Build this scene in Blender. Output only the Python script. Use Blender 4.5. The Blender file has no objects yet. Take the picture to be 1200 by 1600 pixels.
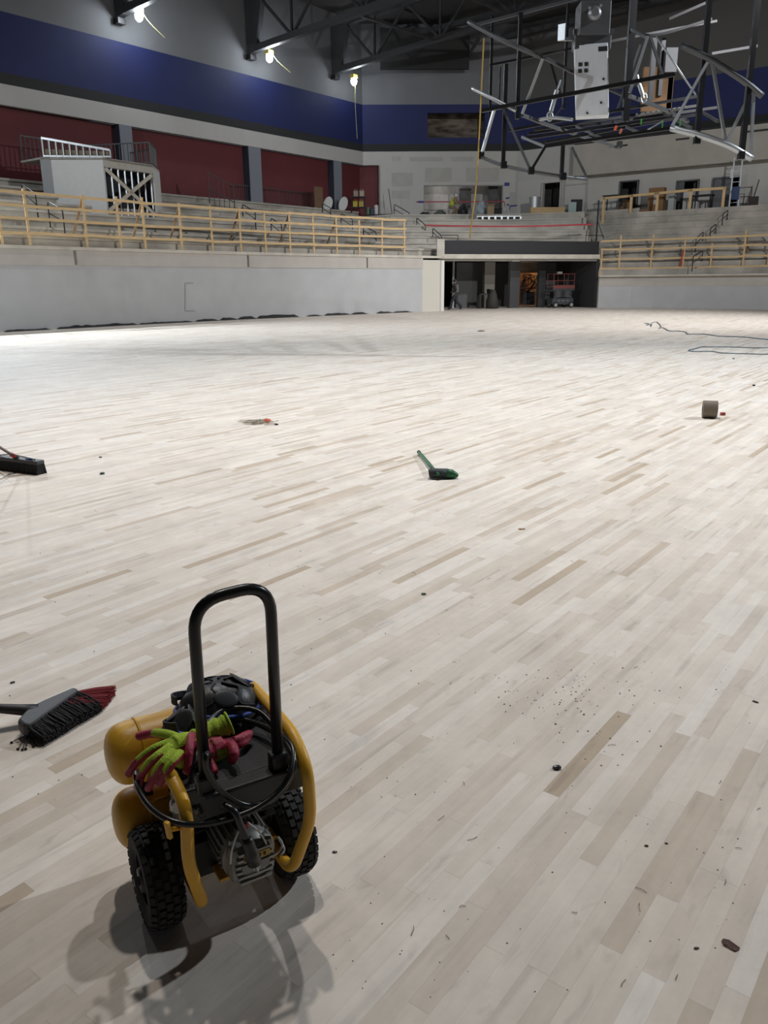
import bpy, bmesh, math, random
from mathutils import Vector as V, Matrix, noise as mnoise
random.seed(7)
S = bpy.context.scene
COL = S.collection
# ------------------------------------------------------------------ camera
FPX, PIT, RHO, CAMH = 1250.0, math.atan(359/1250), .0085, 1.6
_F = V((0, math.cos(PIT), -math.sin(PIT))); _R = V((1, 0, 0)); _U = V((0, math.sin(PIT), math.cos(PIT)))
CR = math.cos(RHO)*_R - math.sin(RHO)*_U
CU = math.cos(RHO)*_U + math.sin(RHO)*_R
CP = V((0, 0, CAMH))
cd = bpy.data.cameras.new('camera'); cam = bpy.data.objects.new('camera', cd); COL.objects.link(cam)
mw = Matrix((CR, CU, -_F)).transposed().to_4x4(); mw.translation = CP
cam.matrix_world = mw
cd.sensor_fit = 'AUTO'; cd.sensor_width = 36; cd.lens = 36*FPX/1600; cd.clip_end = 500; cd.clip_start = .05
S.camera = cam
# ------------------------------------------------------------------ world, lights, exposure
w = bpy.data.worlds.new('world'); S.world = w; w.use_nodes = True
w.node_tree.nodes['Background'].inputs[0].default_value = (.75, .82, 1, 1)
w.node_tree.nodes['Background'].inputs[1].default_value = .045
S.view_settings.view_transform = 'Standard'; S.view_settings.look = 'None'
S.view_settings.gamma = 1; S.view_settings.use_curve_mapping = False
S.view_settings.exposure = -0.42
def spot(name, loc, aim, power, col, size=100, rad=.22, blend=.9):
    l = bpy.data.lights.new(name, 'SPOT'); l.energy = power; l.color = col
    l.spot_size = math.radians(size); l.spot_blend = blend; l.shadow_soft_size = rad
    o = bpy.data.objects.new(name, l); COL.objects.link(o); o.location = loc
    o.rotation_euler = (V(aim)-V(loc)).to_track_quat('-Z', 'Y').to_euler(); return o
COOL = (.86, .93, 1); NEUT = (.98, .985, 1); WARM = (1, .93, .85)
# floodlights of the same row on the left wall (out of the frame) and of the opposite long side, plus added unseen spots
spot('unseen_left_spot', (-17.5, 37, 14.2), (-8, 27, 0), 15000, COOL, 75)
spot('unseen_left_spot', (-22.5, 30.5, 14.2), (-8.5, 23, 0), 21000, COOL, 65)
spot('unseen_left_spot', (-20, 16, 13.5), (-6, 40, .5), 10000, COOL, 75)
spot('floodlight_right_row', (21, 15, 14), (4, 13.5, 0), 21000, COOL, 75)
spot('floodlight_right_row', (26, 25, 14), (5, 37, 0), 24000, NEUT, 75)
spot('floodlight_right_row', (14, 4, 13), (13, 51, 3.5), 27000, NEUT, 60)
spot('unseen_roof_spot', (1, 12, 16.5), (2, 11, 0), 9500, NEUT, 75)
spot('unseen_roof_spot', (-2, 9, 16.5), (-.5, 2.2, 0), 3300, WARM, 90)  # unseen warm spot added to brighten the foreground floor
spot('unseen_left_spot', (-24, 8, 13.5), (6.5, 19, 6.2), 12000, COOL, 22)  # narrow unseen spot added to brighten the hanging cabinet
spot('unseen_roof_spot', (9, 35, 16.5), (7, 36, 0), 6500, NEUT, 95)  # unseen spot added to lift the far floor
FLP = 560      # floodlights seen on the left wall
# ------------------------------------------------------------------ pixel helpers (photo frame 1200x1600)
def ray(x, y): return _F + CR*((x-600)/FPX) + CU*((800-y)/FPX)
def atz(x, y, z=0.0):
    d = ray(x, y); return CP + d*((z-CAMH)/d.z)
def atY(x, y, Y):
    d = ray(x, y); return CP + d*(Y/d.y)
def onpl(x, y, A, B):
    d = ray(x, y); n = V((-(B[1]-A[1]), B[0]-A[0], 0)); a = V((A[0], A[1], 0))
    return CP + d*((n.dot(a-CP))/n.dot(d))
# ------------------------------------------------------------------ materials
def nt(m): m.use_nodes = True; t = m.node_tree; return t, t.nodes['Principled BSDF']
_M = {}
def mat(name, col, rough=.6, metal=0, var=.0, scale=6, bump=0, bscale=60, emit=None, es=0, stretch=None, spec=.5):
    if name in _M: return _M[name]
    m = bpy.data.materials.new(name); t, b = nt(m)
    b.inputs['Base Color'].default_value = (*col, 1); b.inputs['Roughness'].default_value = rough
    b.inputs['Metallic'].default_value = metal; b.inputs['Specular IOR Level'].default_value = spec
    tc = t.nodes.new('ShaderNodeTexCoord')
    src = tc.outputs['Object']
    if stretch:
        mp = t.nodes.new('ShaderNodeMapping'); mp.inputs['Scale'].default_value = stretch
        t.links.new(src, mp.inputs[0]); src = mp.outputs[0]
    if var:
        n = t.nodes.new('ShaderNodeTexNoise'); n.inputs['Scale'].default_value = scale; n.inputs['Detail'].default_value = 6
        r = t.nodes.new('ShaderNodeValToRGB')
        r.color_ramp.elements[0].position = .3; r.color_ramp.elements[1].position = .7
        r.color_ramp.elements[0].color = (*[c*(1-var) for c in col], 1)
        r.color_ramp.elements[1].color = (*[min(1, c*(1+var)) for c in col], 1)
        t.links.new(src, n.inputs['Vector']); t.links.new(n.outputs['Fac'], r.inputs[0]); t.links.new(r.outputs[0], b.inputs['Base Color'])
    if bump:
        n2 = t.nodes.new('ShaderNodeTexNoise'); n2.inputs['Scale'].default_value = bscale; n2.inputs['Detail'].default_value = 4
        bp = t.nodes.new('ShaderNodeBump'); bp.inputs['Strength'].default_value = bump; bp.inputs['Distance'].default_value = .01
        t.links.new(src, n2.inputs['Vector']); t.links.new(n2.outputs['Fac'], bp.inputs['Height']); t.links.new(bp.outputs[0], b.inputs['Normal'])
    if emit:
        b.inputs['Emission Color'].default_value = (*emit, 1); b.inputs['Emission Strength'].default_value = es
    _M[name] = m; return m
def floor_mat():
    m = bpy.data.materials.new('sanded_maple_strips'); t, b = nt(m); N = t.nodes.new; L = t.links.new
    geo = N('ShaderNodeTexCoord'); a = math.radians(37.5)
    def dot(vec):
        d = N('ShaderNodeVectorMath'); d.operation = 'DOT_PRODUCT'; d.inputs[1].default_value = vec
        L(geo.outputs['Object'], d.inputs[0]); return d.outputs['Value']
    def mth(op, x, y=None, z=None):
        q = N('ShaderNodeMath'); q.operation = op
        for i, v in enumerate((x, y, z)):
            if v is None: continue
            if isinstance(v, (int, float)): q.inputs[i].default_value = v
            else: L(v, q.inputs[i])
        return q.outputs[0]
    u = dot((math.sin(a), math.cos(a), 0)); v = dot((math.cos(a), -math.sin(a), 0))
    vs = mth('DIVIDE', v, .057); row = mth('FLOOR', vs); fr = mth('FRACT', vs)
    wn = N('ShaderNodeTexWhiteNoise'); wn.noise_dimensions = '1D'; L(row, wn.inputs['W'])
    W = mth('ADD', mth('DIVIDE', u, .72), mth('MULTIPLY', wn.outputs['Value'], 211.0))
    vo = N('ShaderNodeTexVoronoi'); vo.voronoi_dimensions = '1D'; vo.inputs['Scale'].default_value = 1; L(W, vo.inputs['W'])
    ve = N('ShaderNodeTexVoronoi'); ve.voronoi_dimensions = '1D'; ve.feature = 'DISTANCE_TO_EDGE'; ve.inputs['Scale'].default_value = 1; L(W, ve.inputs['W'])
    sep = N('ShaderNodeSeparateColor'); L(vo.outputs['Color'], sep.inputs[0])
    rp = N('ShaderNodeValToRGB'); e = rp.color_ramp.elements
    e[0].position = 0; e[0].color = (.50, .405, .305, 1); e[1].position = 1; e[1].color = (.78, .725, .655, 1)
    for p, c in ((.05, (.585, .495, .40)), (.12, (.67, .592, .51)), (.28, (.705, .632, .55)), (.6, (.74, .67, .593))):
        x = e.new(p); x.color = (*c, 1)
    L(sep.outputs[0], rp.inputs[0])
    # grain along the strip
    cmb = N('ShaderNodeCombineXYZ'); L(mth('MULTIPLY', u, 2.0), cmb.inputs[0]); L(mth('MULTIPLY', v, 34.0), cmb.inputs[1]); L(mth('MULTIPLY', sep.outputs[1], 40), cmb.inputs[2])
    gn = N('ShaderNodeTexNoise'); gn.inputs['Scale'].default_value = 1.3; gn.inputs['Detail'].default_value = 6; L(cmb.outputs[0], gn.inputs['Vector'])
    g2 = N('ShaderNodeTexNoise'); g2.inputs['Scale'].default_value = 2.3; g2.inputs['Detail'].default_value = 5; g2.inputs['Roughness'].default_value = .65; L(geo.outputs['Object'], g2.inputs['Vector'])
    g3 = N('ShaderNodeTexNoise'); g3.inputs['Scale'].default_value = 14; g3.inputs['Detail'].default_value = 5; g3.inputs['Distortion'].default_value = 1.2
    cm2 = N('ShaderNodeCombineXYZ'); L(mth('MULTIPLY', u, .35), cm2.inputs[0]); L(v, cm2.inputs[1]); L(mth('MULTIPLY', sep.outputs[1], 9), cm2.inputs[2]); L(cm2.outputs[0], g3.inputs['Vector'])
    fac = mth('ADD', mth('MULTIPLY', mth('SUBTRACT', gn.outputs['Fac'], .5), .18), mth('MULTIPLY', mth('SUBTRACT', g2.outputs['Fac'], .5), .42))
    st = N('ShaderNodeMapRange'); st.inputs[1].default_value = .60; st.inputs[2].default_value = .82; st.inputs[3].default_value = 0; st.inputs[4].default_value = .22; L(g3.outputs['Fac'], st.inputs[0])
    cm3 = N('ShaderNodeCombineXYZ'); L(mth('MULTIPLY', u, .9), cm3.inputs[0]); L(mth('MULTIPLY', v, 11.0), cm3.inputs[1]); L(mth('MULTIPLY', sep.outputs[2], 77), cm3.inputs[2])
    g4 = N('ShaderNodeTexNoise'); g4.inputs['Scale'].default_value = 1.4; g4.inputs['Detail'].default_value = 3; L(cm3.outputs[0], g4.inputs['Vector'])
    hw = N('ShaderNodeMapRange'); hw.inputs[1].default_value = .60; hw.inputs[2].default_value = .70; hw.inputs[4].default_value = .17; L(g4.outputs['Fac'], hw.inputs[0])
    g5 = N('ShaderNodeTexNoise'); g5.inputs['Scale'].default_value = 9; g5.inputs['Detail'].default_value = 7; g5.inputs['Roughness'].default_value = .7; L(geo.outputs['Object'], g5.inputs['Vector'])
    fac = mth('SUBTRACT', mth('ADD', fac, mth('MULTIPLY', mth('SUBTRACT', g5.outputs['Fac'], .5), .26)), hw.outputs[0])
    seam = mth('MAXIMUM', mth('GREATER_THAN', mth('ABSOLUTE', mth('SUBTRACT', fr, .5)), .487), mth('LESS_THAN', ve.outputs['Distance'], .0022))
    tot = mth('SUBTRACT', mth('SUBTRACT', mth('ADD', fac, 1.0), mth('MULTIPLY', seam, .13)), st.outputs[0])
    mx = N('ShaderNodeVectorMath'); mx.operation = 'SCALE'; L(rp.outputs[0], mx.inputs[0]); L(tot, mx.inputs['Scale'])
    L(mx.outputs[0], b.inputs['Base Color'])
    b.inputs['Roughness'].default_value = .62; b.inputs['Specular IOR Level'].default_value = .3
    return m
def m_(*a, **k): return mat(*a, **k)
WHITEW = mat('white_wall_paint', (.475, .48, .485), .7, var=.05, scale=1.2)
BANDW = mat('bare_concrete_band', (.49, .46, .42), .8, var=.06, scale=1.5)
CONC = mat('terrace_concrete', (.41, .385, .34), .85, var=.28, scale=.9, bump=.3, bscale=20)
LEDGE = mat('ledge_concrete', (.55, .51, .44), .8, var=.15, scale=1.5)
RED = mat('dark_red_paint', (.125, .022, .026), .7, var=.06, scale=1)
BLUE = mat('navy_blue_paint', (.008, .015, .088), .7, var=.05, scale=1)
BLKB = mat('black_band_paint', (.022, .022, .023), .8)
GREYW = mat('upper_grey_paint', (.16, .165, .175), .8, var=.06, scale=.4)
LGREY = mat('light_grey_band', (.46, .45, .43), .8, var=.04, scale=.6)
COLG = mat('column_grey_paint', (.19, .21, .24), .7)
DRYW = mat('drywall', (.50, .49, .46), .8, var=.04, scale=.8)
MUD = mat('joint_compound', (.43, .42, .39), .85, var=.06, scale=1.5)
DARK = mat('dark_interior', (.035, .035, .037), .9)
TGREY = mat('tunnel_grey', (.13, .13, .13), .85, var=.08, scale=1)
BLACK = mat('black_banner', (.02, .02, .023), .7)
STEEL = mat('truss_steel', (.05, .05, .053), .6, .3)
DECK = mat('roof_deck', (.05, .047, .045), .8, var=.1, scale=.5)
PINE = mat('pine_lumber', (.62, .44, .23), .7, var=.12, scale=3, stretch=(1, 1, 6))
RAILM = mat('black_pipe', (.02, .02, .022), .45, .3)
GALV = mat('galvanised_steel', (.45, .47, .48), .4, .7, var=.1, scale=8)
GALVD = mat('dull_grey_metal', (.105, .108, .112), .5, .5)
FRB = mat('frame_black_steel', (.022, .022, .024), .38, .5)
ALU = mat('bright_aluminium', (.48, .50, .51), .4, .7)
YEL = mat('machine_yellow', (.74, .40, .028), .42, var=.10, scale=7, bump=.06, bscale=90)
BPL = mat('black_powder_coat', (.014, .014, .015), .38, bump=.05, bscale=200)
RUB = mat('rubber', (.018, .018, .018), .8, var=.3, scale=30, bump=.15, bscale=90)
# ------------------------------------------------------------------ mesh builder
class MB:
    def __init__(s): s.bm = bmesh.new()
    def box(s, c, size, M=None, mi=0):
        x, y, z = [q/2 for q in size]; c = V(c)
        P = [V((i*x, j*y, k*z)) for i in (-1, 1) for j in (-1, 1) for k in (-1, 1)]
        vs = [s.bm.verts.new(c + (M @ p if M else p)) for p in P]
        for f in ((0, 1, 3, 2), (4, 6, 7, 5), (0, 4, 5, 1), (2, 3, 7, 6), (0, 2, 6, 4), (1, 5, 7, 3)):
            s.bm.faces.new([vs[i] for i in f]).material_index = mi
        return s
    def bar(s, a, b, w_, h, up=(0, 0, 1)):
        a, b = V(a), V(b); d = b-a; L = d.length; d = d/L; up = V(up)
        if abs(d.dot(up)) > .98: up = V((0.6, .8, 0))
        x = d.cross(up).normalized(); z = x.cross(d)
        return s.box((a+b)/2, (w_, L, h), Matrix((x, d, z)).transposed())
    def tube(s, pts, r, seg=10, closed=False, caps=True, sq=False):
        pts = [V(p) for p in pts]; n = len(pts); R = r if isinstance(r, (list, tuple)) else [r]*n
        T = []
        for i in range(n):
            a = pts[i-1] if (i or closed) else pts[0]; b = pts[(i+1) % n] if (i < n-1 or closed) else pts[-1]
            T.append((b-a).normalized())
        up = V((0, 0, 1)) if abs(T[0].z) < .9 else V((1, 0, 0))
        x = T[0].cross(up).normalized(); rings = []
        for i in range(n):
            x = (x - T[i]*x.dot(T[i])).normalized(); y = T[i].cross(x)
            ring = []
            for k in range(seg):
                an = 2*math.pi*k/seg + (math.pi/4 if sq else 0)
                ring.append(s.bm.verts.new(pts[i] + (x*math.cos(an)+y*math.sin(an))*R[i]))
            rings.append(ring)
        for i in range(n if closed else n-1):
            A, B = rings[i], rings[(i+1) % n]
            off = 0
            if closed and i == n-1:
                off = min(range(seg), key=lambda o: (A[0].co-B[o].co).length)
            for k in range(seg):
                s.bm.faces.new((A[k], A[(k+1) % seg], B[(k+1+off) % seg], B[(k+off) % seg]))
        if caps and not closed:
            s.bm.faces.new(rings[0][::-1]); s.bm.faces.new(rings[-1])
        return s
    def lathe(s, prof, M, seg=32):          # prof (r, h) about local z of M
        rings = []
        for r, h in prof:
            if r < 1e-6: rings.append([s.bm.verts.new(M @ V((0, 0, h)))])
            else: rings.append([s.bm.verts.new(M @ V((r*math.cos(2*math.pi*k/seg), r*math.sin(2*math.pi*k/seg), h))) for k in range(seg)])
        for A, B in zip(rings, rings[1:]):
            for k in range(seg):
                q = (k+1) % seg
                f = [A[k % len(A)], A[q % len(A)], B[q % len(B)], B[k % len(B)]]
                u = []
                for v in f:
                    if v not in u: u.append(v)
                if len(u) > 2: s.bm.faces.new(u)
        return s
    def ell(s, c, r, M=None, su=20, sv=12):
        c = V(c); prof = []
        MM = Matrix.Translation(c) @ ((M.to_4x4() if M else Matrix()) @ Matrix.Diagonal((r[0], r[1], r[2], 1)))
        return s.lathe([(math.sin(math.pi*i/sv) if 0 < i < sv else 0, -math.cos(math.pi*i/sv)) for i in range(sv+1)], MM, su)
    def prism(s, pts, off):                 # polygon extruded by vector off
        off = V(off); A = [s.bm.verts.new(V(p)) for p in pts]; B = [s.bm.verts.new(V(p)+off) for p in pts]; n = len(A)
        s.bm.faces.new(A[::-1]); s.bm.faces.new(B)
        for i in range(n): s.bm.faces.new((A[i], A[(i+1) % n], B[(i+1) % n], B[i]))
        return s
    def quad(s, *p):
        s.bm.faces.new([s.bm.verts.new(V(q)) for q in p]); return s
    def build(s, name, m, parent=None, smooth=False, bevel=0, remesh=0, sub=0):
        bmesh.ops.recalc_face_normals(s.bm, faces=s.bm.faces)
        me = bpy.data.meshes.new(name)
        root = parent
        # local origin: parent's world origin, or bottom centre
        if parent is None:
            org = V((0, 0, 0))
        else:
            org = V(parent['_o']) if '_o' in parent else V((0, 0, 0))
        s.bm.transform(Matrix.Translation(-org)); s.bm.to_mesh(me); s.bm.free()
        for q in (m if isinstance(m, (list, tuple)) else [m]): me.materials.append(q)
        if smooth:
            for p in me.polygons: p.use_smooth = True
        o = bpy.data.objects.new(name, me); COL.objects.link(o)
        if parent: o.parent = parent; o['_o'] = list(org)
        if bevel:
            b = o.modifiers.new('bevel', 'BEVEL'); b.width = bevel; b.segments = 2; b.limit_method = 'ANGLE'
        if remesh:
            r = o.modifiers.new('remesh', 'REMESH'); r.mode = 'VOXEL'; r.voxel_size = remesh; r.use_smooth_shade = True
            q = o.modifiers.new('smooth', 'SMOOTH'); q.factor = .5; q.iterations = 4
        return o
def autosm(o, ang=40):
    me = o.data
    for p in me.polygons: p.use_smooth = True
    bm = bmesh.new(); bm.from_mesh(me)
    for e in bm.edges:
        if len(e.link_faces) == 2 and e.calc_face_angle(0) > math.radians(ang): e.smooth = False
    bm.to_mesh(me); bm.free(); return o
def tag(o, label, cat, group=None):
    o['label'] = label; o['category'] = cat
    if group: o['group'] = group
    return o
def thing(name, loc, label, cat, group=None):
    o = bpy.data.objects.new(name, None); COL.objects.link(o); o.location = loc; o['_o'] = list(loc)
    o.empty_display_size = .1
    return tag(o, label, cat, group)
def struct(o): o['kind'] = 'structure'; return o
def one(name, mb, m, label, cat, group=None, **k):
    """a thing that is one mesh; its origin goes to its lowest middle point"""
    bm = mb.bm; xs = [v.co.copy() for v in bm.verts]
    c = sum(xs, V())/len(xs); c.z = min(v.z for v in xs)
    bm.transform(Matrix.Translation(-c))
    o = mb.build(name, m, None, **k); o.location = c
    return tag(o, label, cat, group)
def arc(pts, rad, n=5):
    """round the corners of a polyline"""
    pts = [V(p) for p in pts]; out = [pts[0]]
    for a, b, c in zip(pts, pts[1:], pts[2:]):
        r = min(rad, (a-b).length*.45, (c-b).length*.45)
        p = b+(a-b).normalized()*r; q = b+(c-b).normalized()*r
        for i in range(n+1):
            t = i/n; out.append(p*(1-t)**2 + b*2*t*(1-t) + q*t*t)
    out.append(pts[-1]); return out
def smoothpath(pts, n=6):
    pts = [V(p) for p in pts]; out = []
    P = [pts[0]*2-pts[1]] + pts + [pts[-1]*2-pts[-2]]
    for i in range(1, len(P)-2):
        for k in range(n):
            t = k/n; a, b, c, d = P[i-1:i+3]
            out.append(.5*((2*b)+(c-a)*t+(2*a-5*b+4*c-d)*t*t+(3*b-a-3*c+d)*t**3))
    out.append(pts[-1]); return out
def wall(name, A, B, z0, z1, m, holes=(), thick=.25, back=None):
    """wall along A->B; holes (s0, s1, za, zb) in metres along the wall; thickness goes away from the rink"""
    A = V((A[0], A[1], 0)); B = V((B[0], B[1], 0)); L = (B-A).length; d = (B-A)/L; n = V((-d.y, d.x, 0))
    S_ = sorted({0, L, *[h[0] for h in holes], *[h[1] for h in holes]}); Z_ = sorted({z0, z1, *[h[2] for h in holes], *[h[3] for h in holes]})
    mb = MB(); Mx = Matrix((d, n, V((0, 0, 1)))).transposed()
    for a, b in zip(S_, S_[1:]):
        for c, e in zip(Z_, Z_[1:]):
            sm, zm = (a+b)/2, (c+e)/2
            if any(h[0] < sm < h[1] and h[2] < zm < h[3] for h in holes): continue
            mb.box(A + d*sm + n*(thick/2) + V((0, 0, zm)), (b-a, thick, e-c), Mx)
    return struct(mb.build(name, m))
# ================================================================== SETTING
mb = MB(); mb.quad((-60, -12, 0), (60, -12, 0), (60, 95, 0), (-60, 95, 0)); struct(mb.build('floor', floor_mat()))
mb = MB(); mb.box((0, 40, 18.2), (120, 104, .2)); struct(mb.build('ceiling', DECK))
UA = V((-16.98, 39.65, 0)); UB = V((-1.25, 59.99, 0)); UD = (UB-UA).normalized(); UN = V((UD.y, -UD.x, 0))   # left upper wall, normal to the rink
FA = UB; FB = V((9.55, 60.29, 0)); GA = FB; GB = V((22.32, 50.46, 0)); GD = (GB-GA).normalized(); FD = (FB-FA).normalized()
GN = V((GD.y, -GD.x, 0)); FN = V((FD.y, -FD.x, 0))
UA0 = UA - UD*40; GB1 = GB + GD*25
# left upper wall: stacked colour bands
ZR, ZK, ZBK, ZBL, ZT = 6.0, 9.41, 10.28, 13.23, 18.1
ZM = 10.75
def band(nm, A, B, side):
    wall('wall_%s_light_band' % side, A, B, ZK, ZBK, LGREY); wall('wall_%s_black_band' % side, A, B, ZBK, ZM, BLKB)
    wall('wall_%s_blue_band' % side, A, B, ZM, ZBL, BLUE); wall('wall_%s_upper' % side, A, B, ZBL, ZT, GREYW)
band('', UA0, UB, 'left')
wall('wall_left_red', UA0 - UN*.45, UB - UN*.45 + UD*.3, ZR-.4, ZK, RED)
def sU(px, py): return (onpl(px, py, UA, UB)-UA0).length
ci = 0
cols = [(-6.2, -5.2)]
for xa, xb, yy in ((190, 209, 250), (388, 407, 250), (520.5, 533, 270)):
    cols.append(((onpl(xa, yy, UA, UB)-UA).dot(UD), (onpl(xb, yy, UA, UB)-UA).dot(UD)))
Mu = Matrix((UD, -UN, V((0, 0, 1)))).transposed()
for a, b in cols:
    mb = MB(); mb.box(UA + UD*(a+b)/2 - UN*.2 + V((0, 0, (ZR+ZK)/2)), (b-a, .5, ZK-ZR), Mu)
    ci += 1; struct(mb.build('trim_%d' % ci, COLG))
    mb = MB(); mb.box(UA + UD*(a-.02) - UN*.2 + V((0, 0, (ZR+ZK)/2)), (.03, .52, ZK-ZR-.02), Mu); struct(mb.build('trim_%d' % (ci+60), mat('column_side_shade', (.018, .022, .035), .7)))  # dark plate puts the shade of the column's near side into colour
# far wall
def sF(px, py): return (onpl(px, py, FA, FB)-FA).dot(FD)
zF = lambda px, py: onpl(px, py, FA, FB).z
wx0, wx1 = sF(662, 310), sF(786, 310); dx0, dx1 = sF(848, 300), sF(878, 300)
redend = sF(592, 300)
wall('wall_far_lower', FA+FD*redend, FB, 5.6, ZK, DRYW, [(wx0-redend, wx1-redend, 5.9, 8.1)])
wall('wall_far_red', FA-FN*.4-FD*.4, FA+FD*redend-FN*.4, 5.6, ZK, RED)
mb = MB(); mb.box(FA+FD*(redend+.05)-FN*.3+V((0, 0, 7.5)), (.1, .6, 3.8), Matrix((FD, -FN, V((0, 0, 1)))).transposed()); struct(mb.build('trim_10', DRYW))
wall('wall_far_light_band', FA, FB, ZK, ZBK, DRYW)
wall('wall_far_black_band', FA, FB, ZBK, ZM, BLKB)
hx0, hx1 = sF(668, 195), sF(757, 195)
wall('wall_far_blue_band', FA, FB, ZM, ZBL, BLUE, [(hx0, hx1, 11.15, 12.7)])
wall('wall_far_upper', FA, FB, ZBL, ZT, GREYW)
mb = MB(); mb.box(FA+FD*(hx0+hx1)/2-FN*2.2+V((0, 0, 11.9)), (hx1-hx0+1, .2, 2.4), Matrix((FD, -FN, V((0, 0, 1)))).transposed())
struct(mb.build('wall_far_opening_back', mat('dusty_cavity', (.16, .13, .10), .9, var=.7, scale=1.2, stretch=(1, 1, 3))))
# room behind the window
mb = MB(); c = (wx0+wx1)/2; Mf = Matrix((FD, -FN, V((0, 0, 1)))).transposed()
mb.box(FA+FD*c-FN*3+V((0, 0, 7.2)), (wx1-wx0+2, .15, 3.4), Mf)
mb.box(FA+FD*(wx1+.9)-FN*1.6+V((0, 0, 7.2)), (.15, 2.8, 3.4), Mf); mb.box(FA+FD*(wx0-.9)-FN*1.6+V((0, 0, 7.2)), (.15, 2.8, 3.4), Mf)
mb.box(FA+FD*c-FN*1.6+V((0, 0, 8.9)), (wx1-wx0+2, 2.9, .15), Mf)
struct(mb.build('wall_window_room', mat('patched_room_wall', (.42, .41, .40), .85, var=.35, scale=1.3, stretch=(1, 1, .5))))
mb = MB()
for s0, s1 in ((wx0, wx0+.06), (wx1-.06, wx1), (sF(716, 310)-.06, sF(716, 310)+.06)):
    mb.box(FA+FD*(s0+s1)/2-FN*.12+V((0, 0, 7)), (s1-s0, .14, 2.2), Mf)
mb.box(FA+FD*c-FN*.12+V((0, 0, 8.07)), (wx1-wx0, .14, .06), Mf)
struct(mb.build('window_1', mat('window_frame_grey', (.30, .30, .30), .6)))
mb = MB(); mb.box(FA+FD*(sF(772, 310)+.1)-FN*1.2+V((0, 0, 7)), (.7, .1, 2.6), Mf); mb.box(FA+FD*(sF(719, 310)+.5)-FN*1.7+V((0, 0, 6.9)), (1.0, .1, 2.3), Mf)
struct(mb.build('wall_window_partition', mat('dark_stud_wall', (.10, .10, .10), .8, var=.3, scale=3)))
# joint compound patches
pi_ = 20
for x0, y0, x1, y1 in ((640, 245, 692, 252), (705, 245, 740, 252), (612, 244, 626, 251), (612, 270, 645, 291), (612, 298, 640, 310), (664, 262, 706, 284), (728, 262, 780, 284), (795, 300, 806, 336)):
    p0, p1 = onpl(x0, y1, FA, FB), onpl(x1, y0, FA, FB)
    mb = MB(); mb.box((p0+p1)/2+FN*.005, (abs((p1-p0).dot(FD)), .01, p1.z-p0.z), Mf); pi_ += 1; struct(mb.build('trim_%d' % pi_, MUD))
mb = MB()
for x in (808, 806): mb.box(onpl(x, 290, FA, FB)+FN*.01+V((0, 0, -.2)), (.03, .03, 3.6), Mf)
struct(mb.build('trim_30', MUD))
# right wall
def sG(px, py): return (onpl(px, py, GA, GB)-GA).dot(GD)
zG = lambda px, py: onpl(px, py, GA, GB).z
GH = [(sG(848, 300), sG(878, 300), 5.5, 8.1), (sG(969, 300), sG(998, 300), 5.5, 7.75), (sG(1058, 300), sG(1092, 300), 5.5, 7.5), (sG(1113, 300), sG(1156, 300), 5.5, 7.5)]
wall('wall_right_lower', GA, GB1, 5.2, 8.3, DRYW, GH)
wall('wall_right_band', GA, GB1, 8.3, ZBK, LGREY); wall('wall_right_black_band', GA, GB1, ZBK, ZM, BLKB)
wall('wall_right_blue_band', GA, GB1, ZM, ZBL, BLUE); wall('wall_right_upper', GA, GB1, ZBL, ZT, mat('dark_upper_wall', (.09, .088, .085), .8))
Mg = Matrix((GD, -GN, V((0, 0, 1)))).transposed()
# bulkhead in front of the right wall
sb0 = sG(905, 260)
mb = MB(); mb.box(GA+GD*(sb0+15)+GN*.45+V((0, 0, 9.15)), (30, .9, 1.9), Mg); struct(mb.build('wall_right_bulkhead', mat('bulkhead_plaster', (.40, .375, .335), .85, var=.08, scale=1)))
mb = MB(); mb.box(GA+GD*(sb0+15)+GN*.5+V((0, 0, 10.16)), (30, .95, .07), Mg)
for s_, w_ in ((3, 1.2), (7, .8), (11.5, 2)): mb.box(GA+GD*(sb0+s_)+GN*.9+V((0, 0, 9.75)), (w_, .06, .1), Mg)
struct(mb.build('trim_31', DARK))
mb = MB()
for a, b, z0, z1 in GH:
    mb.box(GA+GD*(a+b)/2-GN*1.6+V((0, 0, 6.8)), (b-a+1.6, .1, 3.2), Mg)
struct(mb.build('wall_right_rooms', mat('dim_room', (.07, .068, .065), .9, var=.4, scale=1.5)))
for k, (a, b, z0, z1) in enumerate(GH):
    mb = MB()
    for s_ in (a+.04, b-.04): mb.box(GA+GD*s_+GN*.02+V((0, 0, (z0+z1)/2)), (.08, .34, z1-z0), Mg)
    mb.box(GA+GD*(a+b)/2+GN*.02+V((0, 0, z1-.04)), (b-a, .34, .08), Mg)
    struct(mb.build('door_%d' % (k+1), DRYW if k == 0 else GALVD))
# hinged leaf of the right most doorway
mb = MB(); a, b, z0, z1 = GH[3]; mb.box(GA+GD*(a+.55)+GN*.06+V((0, 0, 6.5)), (1.05, .05, 2.0), Mg); struct(mb.build('door_5', mat('grey_door', (.13, .135, .145), .6)))
mb = MB(); a, b, z0, z1 = GH[2]; mb.box(GA+GD*(a+.9)-GN*.5+V((0, 0, 6.3)), (.12, .08, 2.2), Mg); mb.box(GA+GD*(a+.2)+GN*.1+V((0, 0, 6.5)), (.5, .05, 2.0), Mg); struct(mb.build('door_6', GALVD))
mb = MB(); p = onpl(900, 300, GA, GB)  # plain board panel beside the first doorway
for x in (882, 917): q = onpl(x, 300, GA, GB); mb.box(q+GN*.05+V((0, 0, -.4)), (.06, .08, 2.6), Mg)
q = onpl(900, 288, GA, GB); mb.box(q+GN*.05, (1.45, .08, .06), Mg); struct(mb.build('trim_32', MUD))
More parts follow.
